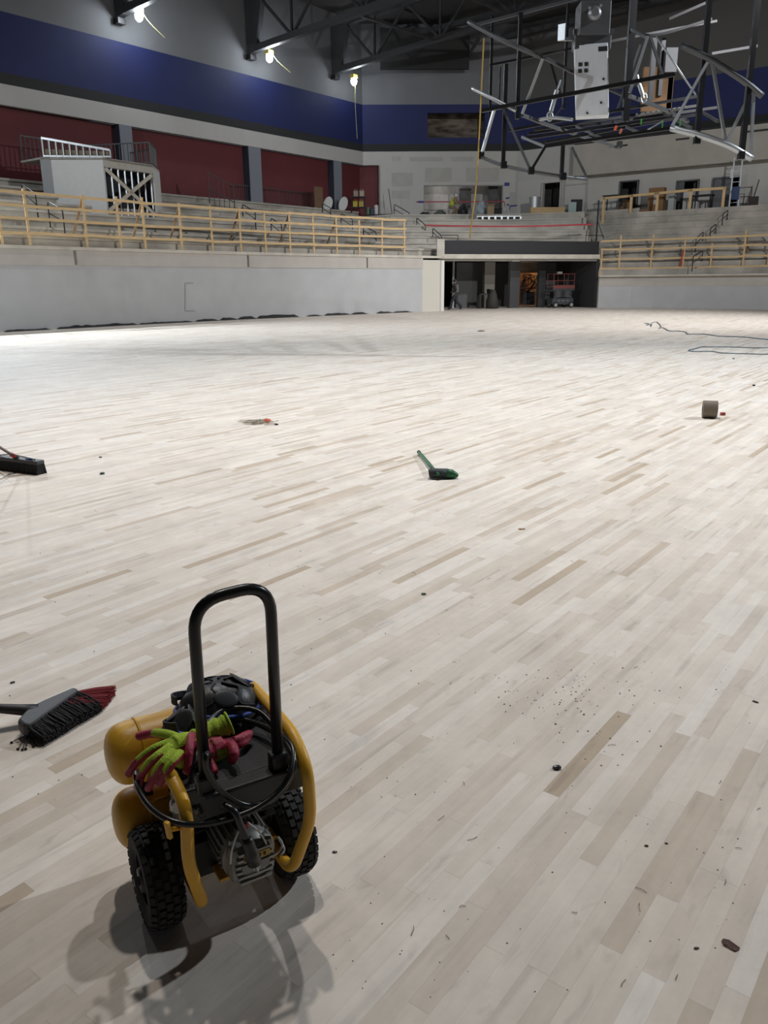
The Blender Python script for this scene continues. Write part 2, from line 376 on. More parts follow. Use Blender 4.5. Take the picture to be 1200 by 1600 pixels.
# ---------------------------------------------------------------- rink wall (left), tunnel, rink wall (right)
LF = [V((-27, 13.5, 0)), V((-19, 22.6, 0)), V((-13.64, 29.23, 0)), V((-10.4, 33.58, 0)), V((-8.2, 36.2, 0)), V((-5.94, 38.68, 0)), V((-2.0, 42.45, 0)), V((2.24, 46.08, 0))]
LF = smoothpath(LF, 3)
T1 = V((3.3, 46.85, 0)); T2 = V((13.01, 50.08, 0)); TD = (T2-T1).normalized(); TN = V((-TD.y, TD.x, 0))
RF = smoothpath([T2 + V((.05, 0, 0)), V((16.0, 48.9, 0)), V((20.85, 44.54, 0)), V((26, 37.5, 0)), V((30, 30, 0))], 3)
ZL, ZRW = 2.96, 1.86
def curvewall(name, pts, z0, z1, m, thick=.25, out=0):
    mb = MB(); n = len(pts); ns = []
    for i in range(n):
        d = (pts[min(n-1, i+1)]-pts[max(0, i-1)]).normalized(); ns.append(V((d.y, -d.x, 0)))
    for i in range(n-1):
        a, b = pts[i]+ns[i]*out, pts[i+1]+ns[i+1]*out; c, d = b-ns[i+1]*thick, a-ns[i]*thick
        mb.prism([a+V((0, 0, z0)), b+V((0, 0, z0)), c+V((0, 0, z0)), d+V((0, 0, z0))], (0, 0, z1-z0))
    bmesh.ops.remove_doubles(mb.bm, verts=mb.bm.verts, dist=.001)
    return struct(mb.build(name, m))
curvewall('wall_left_lower', LF, 0, 2.3, WHITEW)
curvewall('wall_left_beam', LF, 2.3, ZL-.1, BANDW, out=.035)
curvewall('trim_40', LF+[V((3.3, 46.85, 0))], ZL-.1, ZL+.02, LEDGE, thick=.6, out=.09)
LEND = LF[-1]
mb = MB(); d = (T1-LEND).normalized(); nn = V((-d.y, d.x, 0))
mb.prism([LEND, T1, T1+nn*.3, LEND+nn*.3], (0, 0, ZL-.2)); struct(mb.build('wall_left_return', mat('cream_wall', (.60, .57, .50), .75)))
mb = MB(); mb.prism([T1-d*.05-nn*.12, T1+d*.16-nn*.12, T1+d*.16+nn*.4, T1-d*.05+nn*.4], (0, 0, 2.75)); struct(mb.build('trim_41', mat('white_corner_post', (.72, .71, .67), .7)))
mb = MB(); mb.box(T1+V((-.02, .1, 3.4)), (.42, .4, .95)); struct(mb.build('trim_42', LEDGE))
curvewall('wall_right_lower_rink', RF, 0, 1.25, WHITEW); curvewall('wall_right_beam', RF, 1.25, ZRW-.06, BANDW, out=.02)
curvewall('trim_43', RF, ZRW-.06, ZRW+.03, LEDGE, thick=.7, out=.35)
# dark joints in the beam and the flush access panel
mb = MB()
for x, y0, y1 in ((117, 388, 412), (387, 396, 414), (573, 402, 416)):
    i = min(range(len(LF)-1), key=lambda k: abs(onpl(x, 450, LF[k], LF[k+1]).x-(LF[k].x+LF[k+1].x)/2)); p = onpl(x, (y0+y1)/2, LF[i], LF[i+1])
    mb.box((p.x+.04, p.y-.04, 2.58), (.05, .08, .5))
struct(mb.build('trim_44', mat('dark_joint_gap', (.2, .18, .16), .9)))
def on_left(x, y):
    best = None
    for a, b in zip(LF, LF[1:]):
        p = onpl(x, y, a, b); t = (p-a).dot(b-a)/(b-a).length_squared
        if -.01 <= t <= 1.01: best = (p, (b-a).normalized())
    return best
mb = MB()
for x0, y0, x1, y1 in ((289, 443, 289, 486), (289, 442.5, 302, 442), (290, 486, 304, 485.5)):
    (p, d), (q, _) = on_left(x0, y0), on_left(x1, y1); p.z = max(p.z, .1); q.z = max(q.z, .1); mb.bar(p, q, .035, .035)
struct(mb.build('trim_45', mat('panel_edge', (.30, .30, .31), .7)))
# ---------------------------------------------------------------- terraces
def loft(F_, B_, zf, zb, ts, name, m=CONC, lip=.009):
    mb = MB(); N_ = len(ts); st = (zb-zf)/N_; n = len(F_)
    P = lambda i, t, z: V((F_[i].x*(1-t)+B_[i].x*t, F_[i].y*(1-t)+B_[i].y*t, z))
    for i in range(n-1):
        prev = 0; z = zf
        for t in list(ts)+[1.0]:
            mb.quad(P(i, prev, z), P(i+1, prev, z), P(i+1, t, z), P(i, t, z))
            if t < 1:        # riser with an overhanging nosing
                l = t-lip; h = z+st-.1
                mb.quad(P(i, t, z), P(i+1, t, z), P(i+1, t, h), P(i, t, h)); mb.quad(P(i, t, h), P(i+1, t, h), P(i+1, l, h), P(i, l, h))
                mb.quad(P(i, l, h), P(i+1, l, h), P(i+1, l, z+st), P(i, l, z+st)); z += st; t = l
            prev = t
    for i in (0, n-1):       # end faces
        poly = [P(i, 0, 0)]; prev = 0; z = zf
        for t in list(ts)+[1.0]:
            poly += [P(i, prev, z), P(i, t, z)]; prev = t
            if t < 1: z += st
        poly.append(P(i, 1, 0))
        mb.quad(*poly)
    bmesh.ops.remove_doubles(mb.bm, verts=mb.bm.verts, dist=.002)
    return struct(mb.build(name, m))
TS = [.05, .2, .32, .44, .56, .68, .80, .90]
def foot(p, off=0): return UA + UD*((p-UA).dot(UD)+off) + UN*.0
LB = []
nL = len(LF); sA = (LF[0]-UA).dot(UD); sB = (UB-UA).dot(UD)-1.2
for i, p in enumerate(LF):
    t = i/(nL-1); s0 = (p-UA).dot(UD)
    LB.append(UA + UD*(s0 + (t**2)*(sB-(LF[-1]-UA).dot(UD))))
loft(LF, LB, ZL, 6.2, TS, 'concrete_terrace_left')
CF = [LEND, T1, (T1+T2)/2, T2]; CB = [LB[-1], V((.2, 57.0, 0)), V((7.5, 57.4, 0)), V((13.1, 55.4, 0))]
CFb = [p+TN*.6 for p in CF]
loft(CFb, CB, 3.0, 5.85, [.05, .18, .33, .46, .58, .70, .85], 'concrete_terrace_centre', mat('pale_concrete', (.50, .475, .42), .85, var=.22, scale=.8))
RB = [GA + GD*((p-GA).dot(GD)) + GN*2.6 for p in RF]
RB[0] = V((13.1, 55.4, 0))
loft(RF, RB, ZRW, 5.6, [.04, .14, .24, .34, .44, .54, .64, .74, .84, .93], 'concrete_terrace_right')
# concourse floors behind the seats
mb = MB(); mb.prism([CB[0]+V((0, 0, 5.6)), CB[1]+V((0, 0, 5.6)), CB[2]+V((0, 0, 5.6)), CB[3]+V((0, 0, 5.6)), RB[1]+V((0, 0, 5.6)), GA+GD*5-GN*2+V((0, 0, 5.6)), FB-FN*4+V((0, 0, 5.6)), FA-FN*4+V((0, 0, 5.6))], (0, 0, .25)); struct(mb.build('floor_concourse', CONC))
mb = MB(); q = [RB[1], *RB[2:]]
mb.prism([p+V((0, 0, 5.45)) for p in q]+[p-GN*4.5+V((0, 0, 5.45)) for p in q[::-1]], (0, 0, .15)); struct(mb.build('floor_concourse_right', CONC))
# ---------------------------------------------------------------- tunnel under the centre seats
Mt = Matrix((TD, TN, V((0, 0, 1)))).transposed(); TL = (T2-T1).length
def TP(s, q, z): return T1+TD*s+TN*q+V((0, 0, z))
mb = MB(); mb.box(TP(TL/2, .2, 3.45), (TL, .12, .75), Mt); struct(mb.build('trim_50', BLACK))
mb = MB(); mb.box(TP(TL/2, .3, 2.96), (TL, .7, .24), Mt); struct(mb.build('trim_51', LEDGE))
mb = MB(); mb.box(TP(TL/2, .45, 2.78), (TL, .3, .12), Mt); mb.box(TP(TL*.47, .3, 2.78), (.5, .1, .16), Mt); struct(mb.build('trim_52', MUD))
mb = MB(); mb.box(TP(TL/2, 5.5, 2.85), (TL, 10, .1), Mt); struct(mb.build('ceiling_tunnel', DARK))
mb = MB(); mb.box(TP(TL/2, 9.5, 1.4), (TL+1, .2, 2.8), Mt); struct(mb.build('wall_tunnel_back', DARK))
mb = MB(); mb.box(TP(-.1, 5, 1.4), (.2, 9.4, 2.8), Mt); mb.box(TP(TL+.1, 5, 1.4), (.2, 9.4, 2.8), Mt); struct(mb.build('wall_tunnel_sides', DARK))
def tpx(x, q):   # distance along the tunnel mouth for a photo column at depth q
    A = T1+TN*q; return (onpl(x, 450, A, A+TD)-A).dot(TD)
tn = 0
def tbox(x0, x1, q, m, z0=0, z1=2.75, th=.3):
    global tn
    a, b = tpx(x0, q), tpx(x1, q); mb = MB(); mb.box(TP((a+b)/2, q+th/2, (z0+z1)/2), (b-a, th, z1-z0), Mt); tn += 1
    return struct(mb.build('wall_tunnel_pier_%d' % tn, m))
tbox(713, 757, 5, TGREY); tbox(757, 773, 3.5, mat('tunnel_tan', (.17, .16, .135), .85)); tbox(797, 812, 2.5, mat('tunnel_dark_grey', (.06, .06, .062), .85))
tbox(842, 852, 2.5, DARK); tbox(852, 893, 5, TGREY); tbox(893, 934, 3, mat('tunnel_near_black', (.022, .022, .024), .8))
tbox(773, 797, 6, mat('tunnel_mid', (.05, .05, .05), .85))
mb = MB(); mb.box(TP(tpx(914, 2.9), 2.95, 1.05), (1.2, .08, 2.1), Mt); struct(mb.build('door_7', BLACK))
mb = MB(); mb.tube([TP(tpx(708, 4), 4, 0), TP(tpx(708, 4), 4, 2.8)], .07, 8); struct(mb.build('trim_53', mat('white_pipe', (.5, .5, .48), .6)))
# warm lit store room behind the tunnel
mb = MB(); a, b = tpx(813, 6), tpx(842, 6)
mb.box(TP((a+b)/2, 8.6, 1.4), (b-a+.6, .1, 2.8), Mt); mb.box(TP(a-.1, 7.3, 1.4), (.12, 2.6, 2.8), Mt); mb.box(TP(b+.3, 7.3, 1.4), (.12, 2.6, 2.8), Mt)
mb.box(TP((a+b)/2, 6.0, 2.45), (b-a+.3, .12, .65), Mt)
struct(mb.build('wall_store_room', mat('store_wall', (.42, .31, .22), .8, var=.2, scale=2)))
pl = bpy.data.lights.new('store_room_lamp', 'POINT'); pl.energy = 22; pl.color = (1, .55, .25); pl.shadow_soft_size = .1
o = bpy.data.objects.new('store_room_lamp', pl); COL.objects.link(o); o.location = TP((a+b)/2+.2, 7.2, 2.5)
pl = bpy.data.lights.new('tunnel_fill', 'POINT'); pl.energy = 42; pl.color = (1, .95, .9); pl.shadow_soft_size = .15  # unseen point light added so the tunnel walls are not black
o = bpy.data.objects.new('tunnel_fill', pl); COL.objects.link(o); o.location = TP(TL*.45, 1.4, 2.6)
pl = bpy.data.lights.new('window_room_fill', 'POINT'); pl.energy = 45; pl.color = (1, .97, .93); pl.shadow_soft_size = .2  # unseen point light added to brighten the room behind the window
o = bpy.data.objects.new('window_room_fill', pl); COL.objects.link(o); o.location = FA+FD*(wx0+1.6)-FN*1.3+V((0, 0, 8.5))
# ================================================================== ROOF STEEL
def truss(px, py, length, nweb, label, drop=.3):
    A = onpl(px, py, UA, UB); z0 = A.z; A.z = 0; n = UN
    at = lambda s, z: A + n*s + V((0, 0, z))
    t = thing('roof_truss', at(0, z0), label, 'roof truss')
    bot = lambda s: z0 + .06*s
    top = lambda s: z0 + 2.6 + .035*s
    MB().bar(at(.3, bot(.3)), at(length, bot(length)), .32, .34).build('bottom_chord', STEEL, t)
    MB().bar(at(-.2, top(0)), at(length, top(length)), .34, .36).build('top_chord', STEEL, t)
    mb = MB(); P = [at(.0, top(0)+.3), at(1.5, top(0)+.3), at(.75, bot(.3)-.15), at(.15, bot(.3)-.25)]
    d = UD*.35; mb.prism([p-d*.5 for p in P], d); mb.build('tapered_bracket', STEEL, t)
    mb = MB(); mb.box(at(.2, bot(0)-.36), (.45, .4, .26), Mu); mb.build('bearing_block', FRB, t)
    st = length/nweb
    for k in range(nweb):
        s0 = 1+st*k; s1 = s0+st*.5
        MB().bar(at(s0, top(s0)), at(s1, bot(s1)), .13, .13).build('diagonal_web', STEEL, t)
        MB().bar(at(s1, bot(s1)), at(s1, top(s1)), .12, .12).build('vertical_web', STEEL, t)
        MB().bar(at(s1, bot(s1)), at(s1+st*.5, top(s1+st*.5)), .13, .13).build('diagonal_web', STEEL, t)
    return t
truss(182, 22, 14, 3, 'dark steel roof truss nearest the camera, bracket above the brightest left floodlight')
truss(388, 80, 40, 8, 'dark steel roof truss whose bracket meets the left wall above the middle floodlight')
truss(520, 112, 44, 9, 'dark steel roof truss farthest back, over the floodlight by the wall corner')
def brace(a, b, label, r=.12):
    mb = MB(); mb.bar(a, b, r, r); o = one('roof_brace', mb, STEEL, label, 'roof brace'); return o
E2 = onpl(388, 80, UA, UB); E3 = onpl(520, 112, UA, UB); E1 = onpl(182, 22, UA, UB)
def on_t(E, s, dz=0): q = E+UN*s; return V((q.x, q.y, E.z+.06*s+dz))
for k, (s, dz, lab) in enumerate(((8, 0, 'long dark roof brace between the trusses, nearest the left wall'), (13, .1, 'long dark roof brace running beside the hanging rope'),
    (18, .1, 'dark roof brace above the left end of the hanging frame'), (24, .2, 'dark roof brace above the white cabinet'), (30, .2, 'dark roof brace above the right end of the hanging frame'))):
    brace(on_t(E2, s, dz), on_t(E3, s, dz), lab)
for s, lab in ((8, 'inclined dark roof brace crossing to the farthest truss'), (16, 'inclined dark roof brace behind the yellow rope'), (26, 'inclined dark roof brace behind the white cabinet')):
    brace(on_t(E2, s, .1), on_t(E3, s+5, 2.4), lab, .1)
for k, dd in enumerate((4.5, 9)):
    a = E3 + UD*dd
    brace(V((a.x, a.y, 17.2))-UN*3, V((a.x, a.y, 17.6))+UN*40, ('long roof purlin beyond the farthest truss', 'long roof purlin closest to the far wall')[k], .3)
for k, s in enumerate((4, 9, 14, 19, 24, 29, 34)):
    brace(on_t(E1, s, 3.2)-UD*2, on_t(E3, s, 3.2)+UD*8, 'roof joist under the deck, number %s from the left wall' % ('first second third fourth fifth sixth seventh'.split()[k]), .18)
mb = MB(); a = onpl(594, 80, FA+FN*1.2, FB+FN*1.2); b = onpl(733, 80, FA+FN*1.2, FB+FN*1.2)
mb.box(((a+b)/2).to_2d().to_3d()+V((0, 0, 16.3)), ((b-a).length, .35, 2.4), Mf)
one('black_drape', mb, mat('black_drape', (.028, .028, .028), .9), 'wide black drape hung under the roof above the blue band', 'drape')
mb = MB()
for k, (x, y) in enumerate(((915, 30), (880, 60), (960, 40))):
    pass
# ------------------------------------------------------------------ floodlights on the left wall
LAMP = mat('lamp_lens', (1, 1, 1), .3, emit=(.88, .95, 1), es=22)
LAMPY = mat('lamp_yellow_housing', (.55, .42, .06), .5)
def flood(px, py, r, power, label, cordend):
    p = onpl(px, py, UA+UN*1.2, UB+UN*1.2)
    t = thing('floodlight', p, label, 'floodlight', 'floodlights on the left wall')
    mb = MB(); mb.box(p+V((0, 0, .28)), (.42, .3, .22), Mu); mb.build('housing', LAMPY, t, bevel=.02)
    mb = MB(); mb.tube([p+V((0, 0, .35)), p+V((0, 0, .75))], .03, 6); mb.build('bracket', GALVD, t)
    mb = MB(); mb.ell(p, (.2, .2, .26)); mb.build('lens', LAMP, t, smooth=True)
    mb = MB(); mb.tube(smoothpath([p+V((.1, 0, .3)), p+V(cordend)*.4+V((0, 0, .12)), p+V(cordend)]), .018, 6); mb.build('cord', mat('lamp_cord', (.5, .45, .2), .6), t)
    l = bpy.data.lights.new('lamp', 'POINT'); l.energy = power; l.color = COOL; l.shadow_soft_size = .3
    o = bpy.data.objects.new('lamp', l); COL.objects.link(o); o.parent = t; o.location = UN*.3
    return t
flood(217, 25, .2, FLP, 'burning floodlight nearest the camera, high on the left wall', (1.0, .8, -.75))
flood(421, 90, .2, FLP*.8, 'burning floodlight under the middle truss on the left wall', (1.1, .8, -.6))
flood(553, 127, .2, FLP*.35, 'small greenish floodlight by the wall corner with a cord hanging straight down', (.15, .1, -3.4))
# ------------------------------------------------------------------ yellow rope
pts = [atY(x, y, 18.5) for x, y in ((756, 60), (753, 120), (750, 185), (747, 245), (743, 300), (737, 345), (734, 372))]
mb = MB(); mb.tube(smoothpath(pts, 4), .016, 6); one('yellow_rope', mb, mat('yellow_rope', (.42, .27, .06), .8), 'thin yellow rope hanging from the roof left of the frame', 'rope')
# ------------------------------------------------------------------ hanging scoreboard frame
sb = thing('hanging_frame', (6, 19.5, 4.5), 'big black and silver steel frame hanging from the roof', 'hanging frame')
def pb(name, pts, r, m, sq=False, lab=None, seg=8):
    r *= .74
    P = [atY(*p) for p in pts]
    mb = MB(); mb.tube(smoothpath(P, 5) if len(P) > 2 else P, r, 4 if sq else seg, sq=sq); o = mb.build(name, m, sb, smooth=not sq)
    if lab: o['label'] = lab
    return o
N1, N2, N3 = 18.0, 19.8, 21.6
pb('curved_tube', [(748, 244, N1+.6), (787, 259, N1+.3), (830, 268, N1), (880, 276, N1+.1), (917, 280, N1+.4)], .05, GALVD)
pb('curved_tube', [(732, 34, N1+.6), (770, 55, N1+.2), (805, 72, N1), (850, 91, N1+.1)], .06, GALVD)
pb('curved_tube', [(738, 138, N1+.6), (770, 154, N1+.3), (806, 173, N1+.1)], .05, GALV)
pb('curved_tube', [(1048, 200, N1-.3), (1095, 212, N1-.6), (1140, 228, N1-.8), (1175, 248, N1-.8)], .085, ALU, lab='bright silver curved tube at lower right')
pb('curved_tube', [(1065, 71, N1-.3), (1108, 92, N1-.6), (1160, 125, N1-.8), (1191, 150, N1-.8)], .08, GALVD)
pb('long_bar', [(752, 173, N1+.1), (1054, 116, N1-.3)], .07, FRB, True)
pb('long_bar', [(746, 38, N2), (1010, -30, N2)], .055, GALVD, True)
pb('long_bar', [(795, 204, N2), (955, 174, N2), (1092, 150, N2)], .055, FRB, True)
pb('long_bar', [(765, 102, N3), (905, 74, N3), (1120, 33, N3)], .05, FRB, True)
pb('long_bar', [(1112, 84, N3), (1183, 72, N3)], .055, FRB, True)
pb('long_bar', [(816, 180, N1+.2), (870, 200, N2), (968, 232, N3)], .06, GALVD, True)
pb('long_bar', [(984, 150, N1+.2), (1040, 172, N2), (1075, 190, N3)], .06, GALVD, True)
pb('long_bar', [(850, 90, N1), (905, 118, N2), (980, 152, N3)], .055, FRB, True)
pb('long_bar', [(983, 48, N2), (1025, 55, N2), (1112, 30, N2)], .05, FRB, True)
for k, (a, b) in enumerate((((852, 229, N1), (1050, 200, N1-.3)), ((816, 217, N2-.6), (1050, 183, N2-.6)), ((852, 222, N2), (1092, 178, N2)), ((825, 209, N3), (1120, 168, N3)), ((835, 203, N3+.6), (1090, 165, N3+.6)))):
    pb('deck_bar', [a, b], .055, FRB, True)
for a, b in (((816, 214, N2-.6), (852, 229, N1)), ((960, 190, N3), (1000, 208, N1)), ((1035, 176, N3), (1080, 200, N1)), ((900, 197, N3), (945, 219, N1)), ((1092, 172, N3), (1122, 190, N1))):
    pb('deck_bar', [a, b], .05, GALVD, True)
for a, b, m in (((772, 172, N1+.2), (752, 243, N1+.6), ALU), ((787, 172, N1+.2), (829, 266, N1), GALVD), ((852, 229, N1), (830, 266, N1), FRB), ((848, 92, N1), (816, 178, N1+.2), ALU),
                ((893, 230, N1+.4), (917, 278, N1+.4), GALVD), ((1106, 97, N1-.6), (1049, 199, N1-.3), ALU), ((1113, 98, N1-.6), (1134, 224, N1-.8), GALV), ((1175, 140, N1-.8), (1135, 223, N1-.8), ALU),
                ((1178, 142, N1-.8), (1173, 243, N1-.8), GALV), ((1012, 57, N1+.2), (984, 145, N1+.2), ALU), ((860, 97, N2), (875, 150, N2), FRB), ((985, 45, N2), (1013, 60, N1+.3), GALVD),
                ((1000, 70, N2), (965, 172, N2), GALVD), ((1045, 30, N2), (1102, 5, N2), FRB), ((1016, 57, N2), (1036, 120, N2), FRB)):
    pb('diagonal_brace', [a, b], .05, m, True)
pb('tie_rod', [(1025, 57, N1), (1087, 148, N1)], .025, GALV)
def post(px, ytop, ybot, Y, r, m=FRB, nm='upright_post'):
    r *= .72; ytop = -260 if ytop < 0 else ytop
    b = atY(px, ybot, Y); t_ = atY(px, ytop, Y); t_.x = b.x
    mb = MB(); mb.tube([b, V((b.x, b.y, t_.z))], r, 4, sq=True); mb.build(nm, m, sb)
for a in ((786, 100, 262, N1+.3, .075), (808, 20, 186, N2, .085), (877, 228, 280, N1+.1, .075), (880, 5, 170, N3, .06), (977, -40, 190, N2, .14), (1015, 60, 165, N3, .11), (1030, 60, 150, N3+.4, .09), (1088, -40, 222, N1-.5, .095), (1158, -40, 246, N1-.8, .095), (765, 25, 200, N3, .06), (780, 104, 163, N2, .03)):
    post(*a)
for x, y, Y in ((787, 258, N1+.25), (830, 267, N1-.05), (880, 276, N1+.05), (1089, 219, N1-.55), (1158, 243, N1-.85), (752, 243, N1+.6), (968, 226, N3)):
    mb = MB(); mb.box(atY(x, y, Y), (.12, .12, .15)); mb.build('joint_plate', FRB, sb, bevel=.01)
CAB = mat('cabinet_enamel', (.74, .77, .80), .45, var=.05, scale=3)
# electrical cabinet
c0 = atY(899, 72, N1+.5); c1 = atY(948, 64, N1+.35); c3 = atY(896, 189, N1+.5)
xd = V((c1.x-c0.x, c1.y-c0.y, 0)); W_ = xd.length*1.1; xd.normalize(); yd = V((-xd.y, xd.x, 0)); Hc = (c0.z-c3.z)-.05
Mc = Matrix((xd, yd, V((-.085, 0, 1)).normalized())).transposed(); cc = (c0+c3)/2+xd*W_/2; cc.z += .05
mb = MB(); mb.box(cc+yd*.18, (W_, .36, Hc), Mc); cab = mb.build('electrical_cabinet', CAB, sb, bevel=.015); cab['label'] = 'tall white electrical cabinet'; cab['_o'] = sb['_o']
mb = MB(); mb.box(cc-yd*.012, (W_-.04, .024, Hc-.04), Mc); mb.build('cabinet_door', CAB, cab, bevel=.006)
mb = MB()
for i in range(2):
    for j in range(2): mb.box(cc-yd*.03+V((0, 0, Hc/2-.38-j*.12))-xd*(W_/2-.1-i*.12), (.075, .03, .07), Mc)
mb.build('breaker_window', BLACK, cab)
mb = MB(); mb.box(cc-yd*.03+V((0, 0, Hc/2-.12))+xd*(W_/2-.15), (.18, .02, .09), Mc); mb.build('name_plate', BLACK, cab)
for i, (dx, dz) in enumerate(((.22, -.55), (-.05, -.78), (.24, .0))):
    mb = MB(); mb.lathe([(0, 0), (.022, 0), (.022, .03), (0, .03)], Matrix.Translation(cc-yd*.02+xd*dx+V((0, 0, dz*Hc/1.7))) @ V((0, 0, 1)).rotation_difference(-yd).to_matrix().to_4x4(), 12); mb.build('latch', BLACK, cab)
# hoist above the cabinet
h = atY(926, 33, N1+.6)
mb = MB(); mb.box(h, (.62, .5, .62)); mb.box(h+V((0, 0, -.42)), (.75, .3, .26)); mb.build('hoist_box', GALVD, sb, bevel=.02)
mb = MB(); mb.lathe([(0, 0), (.12, 0), (.13, .04), (.13, .12), (.08, .16), (0, .16)], Matrix.Translation(h+V((-.05, -.24, .05))) @ V((0, 0, 1)).rotation_difference(V((0, -1, 0))).to_matrix().to_4x4(), 20); mb.build('hoist_motor', mat('motor_grey', (.25, .25, .26), .4, .6), sb, smooth=False)
mb = MB()
for dx, dz in ((.09, .1), (-.13, .06), (.02, -.1)): mb.box(h+V((-.05+dx, -.46, .05+dz)), (.04, .04, .04))
mb.build('motor_bolt', ALU, sb)
mb = MB(); mb.bar(h+V((-.62, 0, -.35)), h+V((-.62, 0, -.05)), .16, .05); mb.bar(h+V((-.62, .1, -.3)), h+V((0, .1, -.3)), .06, .06); mb.build('side_plate', GALV, sb)
mb = MB(); mb.prism([cc+yd*.2+V((-.42, 0, Hc/2+.25)), cc+yd*.2+V((0, 0, Hc/2-.15)), cc+yd*.2+V((.42, 0, Hc/2+.25)), cc+yd*.2+V((.42, 0, Hc/2+.32)), cc+yd*.2+V((-.42, 0, Hc/2+.32))], (0, .1, 0)); mb.build('hoist_bracket', GALVD, sb)
# slings with turnbuckles
for pp in (((876, 125), (868, 148), (859, 182)), ((996, 117), (1000, 138), (1006, 153))):
    P = [atY(*q, N1+.4) for q in pp]
    mb = MB(); mb.tube(P, .02, 6); s_ = mb.build('lifting_sling', GALV, sb); s_['_o'] = sb['_o']
    mb = MB(); mb.tube([P[0].lerp(P[1], .7), P[1].lerp(P[2], .75)], .045, 8); mb.build('turnbuckle', ALU, s_)
    mb = MB(); q = P[-1]; mb.tube([q+V((.06*math.cos(k*.63), 0, .09*math.sin(k*.63))) for k in range(10)], .016, 6, closed=True); mb.build('eye', ALU, s_)
pb('loose_cable', [(876, 128, N1+.5), (880, 160, N1+.5), (870, 178, N1+.5), (858, 186, N1+.5)], .014, GALVD)
pb('loose_cable', [(842, 187, N1+.4), (865, 184, N1+.4), (895, 187, N1+.4)], .045, ALU)
for x, y, c in ((962, 200, (.7, .12, .03)), (970, 205, (.6, .2, .1))):
    mb = MB(); p = atY(x, y, N1-.1); mb.box(p, (.045, .03, .09), Matrix.Rotation(.4, 3, 'Y')); mb.build('orange_tag', mat('orange_tag%d' % x, c, .6), sb)
for x, y, Y in ((1002, 190, N1-.1), (1035, 195, N1-.2), (1063, 192, N1-.2)):
    mb = MB(); p = atY(x, y, Y); mb.box(p, (.025, .02, .11)); mb.build('green_strap', mat('green_strap', (.05, .3, .04), .6), sb)
mb = MB(); p = atY(1024, 196, N1); mb.box(p, (.28, .2, .03), Matrix.Rotation(-.5, 3, 'Y')); mb.build('clip_board', ALU, sb)
mb = MB(); mb.box(atY(1027, 140, N3+.5), (.75, .1, 1.0)); mb.box(atY(1046, 140, N3+.5), (.12, .1, 1.1)); o = mb.build('plywood_panel', mat('plywood', (.20, .11, .05), .8, var=.2, scale=3), sb)
mb = MB()
for k in range(9):
    a = atY(1000+k*8, 180-k*1.2, N3-.2); mb.box(a, (.08, .5, .03))
mb.build('slatted_walkway', GALVD, sb)
mb = MB(); mb.box(atY(1047, 95, N3+.3), (.3, .2, .55)); mb.build('junction_box', GALVD, sb, bevel=.01)
mb = MB(); mb.box(atY(893, 52, N3), (.12, .1, .22)); mb.build('junction_box', GALVD, sb, bevel=.01)

# ================================================================== TIMBER GUARDRAILS
def rail_thing(name, posts, label, zbase, ptop, rails, brace_at, cur, inset, rail_break=2):
    P = []
    for x, yb, yt in posts:
        best = None
        for a, b in zip(cur, cur[1:]):
            p = onpl(x, yb, a, b); t = (p-a).dot(b-a)/(b-a).length_squared
            if -.02 <= t <= 1.02: best = (p, (b-a).normalized())
        if best is None: continue
        p, d = best; n = V((-d.y, d.x, 0)); base = V((p.x, p.y, zbase)) + n*inset
        top = onpl(x, yt, base, base+d)
        xt = x-(yb-yt)*.12 if x < 300 else x
        P.append((base, max(1.2, min(2.3, top.z-zbase)), d, n))
    t = thing(name, P[len(P)//2][0], label, 'guardrail')
    for b, h, d, n in P:
        M = Matrix((d, n, V((0, 0, 1)))).transposed()
        lean = random.uniform(-.02, .02)
        MB().bar(b, b+V((d.x*lean*h, d.y*lean*h, h)), .09, .045, up=n).build('post', PINE, t)
    for k, hz in enumerate(rails):
        i = 0; off = k % 2
        while i < len(P)-1:
            j = min(len(P)-1, i+rail_break - (off if i == 0 else 0)); j = max(j, i+1)
            a = P[i][0]-P[i][3]*.05; b = P[j][0]-P[j][3]*.05
            pts = [P[q][0]-P[q][3]*.05 for q in range(i, j+1)]
            mb = MB()
            for u, v in zip(pts, pts[1:]):
                dz = random.uniform(-.03, .03); e = (v-u).normalized()*.08
                mb.bar(u-e+V((0, 0, hz+dz)), v+e+V((0, 0, hz-dz*.3)), .04, .10)
            mb.build('rail', PINE, t); i = j
    for i in brace_at:
        if i < len(P):
            b, h, d, n = P[i]
            MB().bar(b+V((0, 0, h*.93)), b+n*1.0+V((0, 0, .25)), .09, .045).build('brace', mat('weathered_lumber', (.30, .20, .11), .8, var=.2, scale=3), t)
    return t, P
LP = [(8, 372, 288), (52, 375, 296), (141, 378, 305), (194, 379, 308), (232, 380, 309), (289, 382, 318), (337, 384, 322), (381, 386, 325), (420, 387, 329), (458, 389, 331), (495, 391, 336), (531, 393, 340), (566, 394, 344), (601, 395, 345), (636, 396, 347), (672, 397, 342)]
rail_thing('timber_guardrail', LP, 'long temporary pine guardrail along the left seating ledge', ZL, 1.9, (.45, .95, 1.38, 1.82), (2, 4, 5, 7, 9, 11), LF, .22)
RP = [(938, 430, 388), (966, 430, 367), (1014, 430, 363), (1064, 427, 369), (1107, 427, 380), (1157, 426, 357), (1196, 425, 353), (1240, 424, 352)]
rail_thing('timber_guardrail', RP, 'temporary pine guardrail along the right seating ledge', ZRW, 1.9, (.42, .95, 1.5, 2.0), (2, 5, 6), RF, .2)
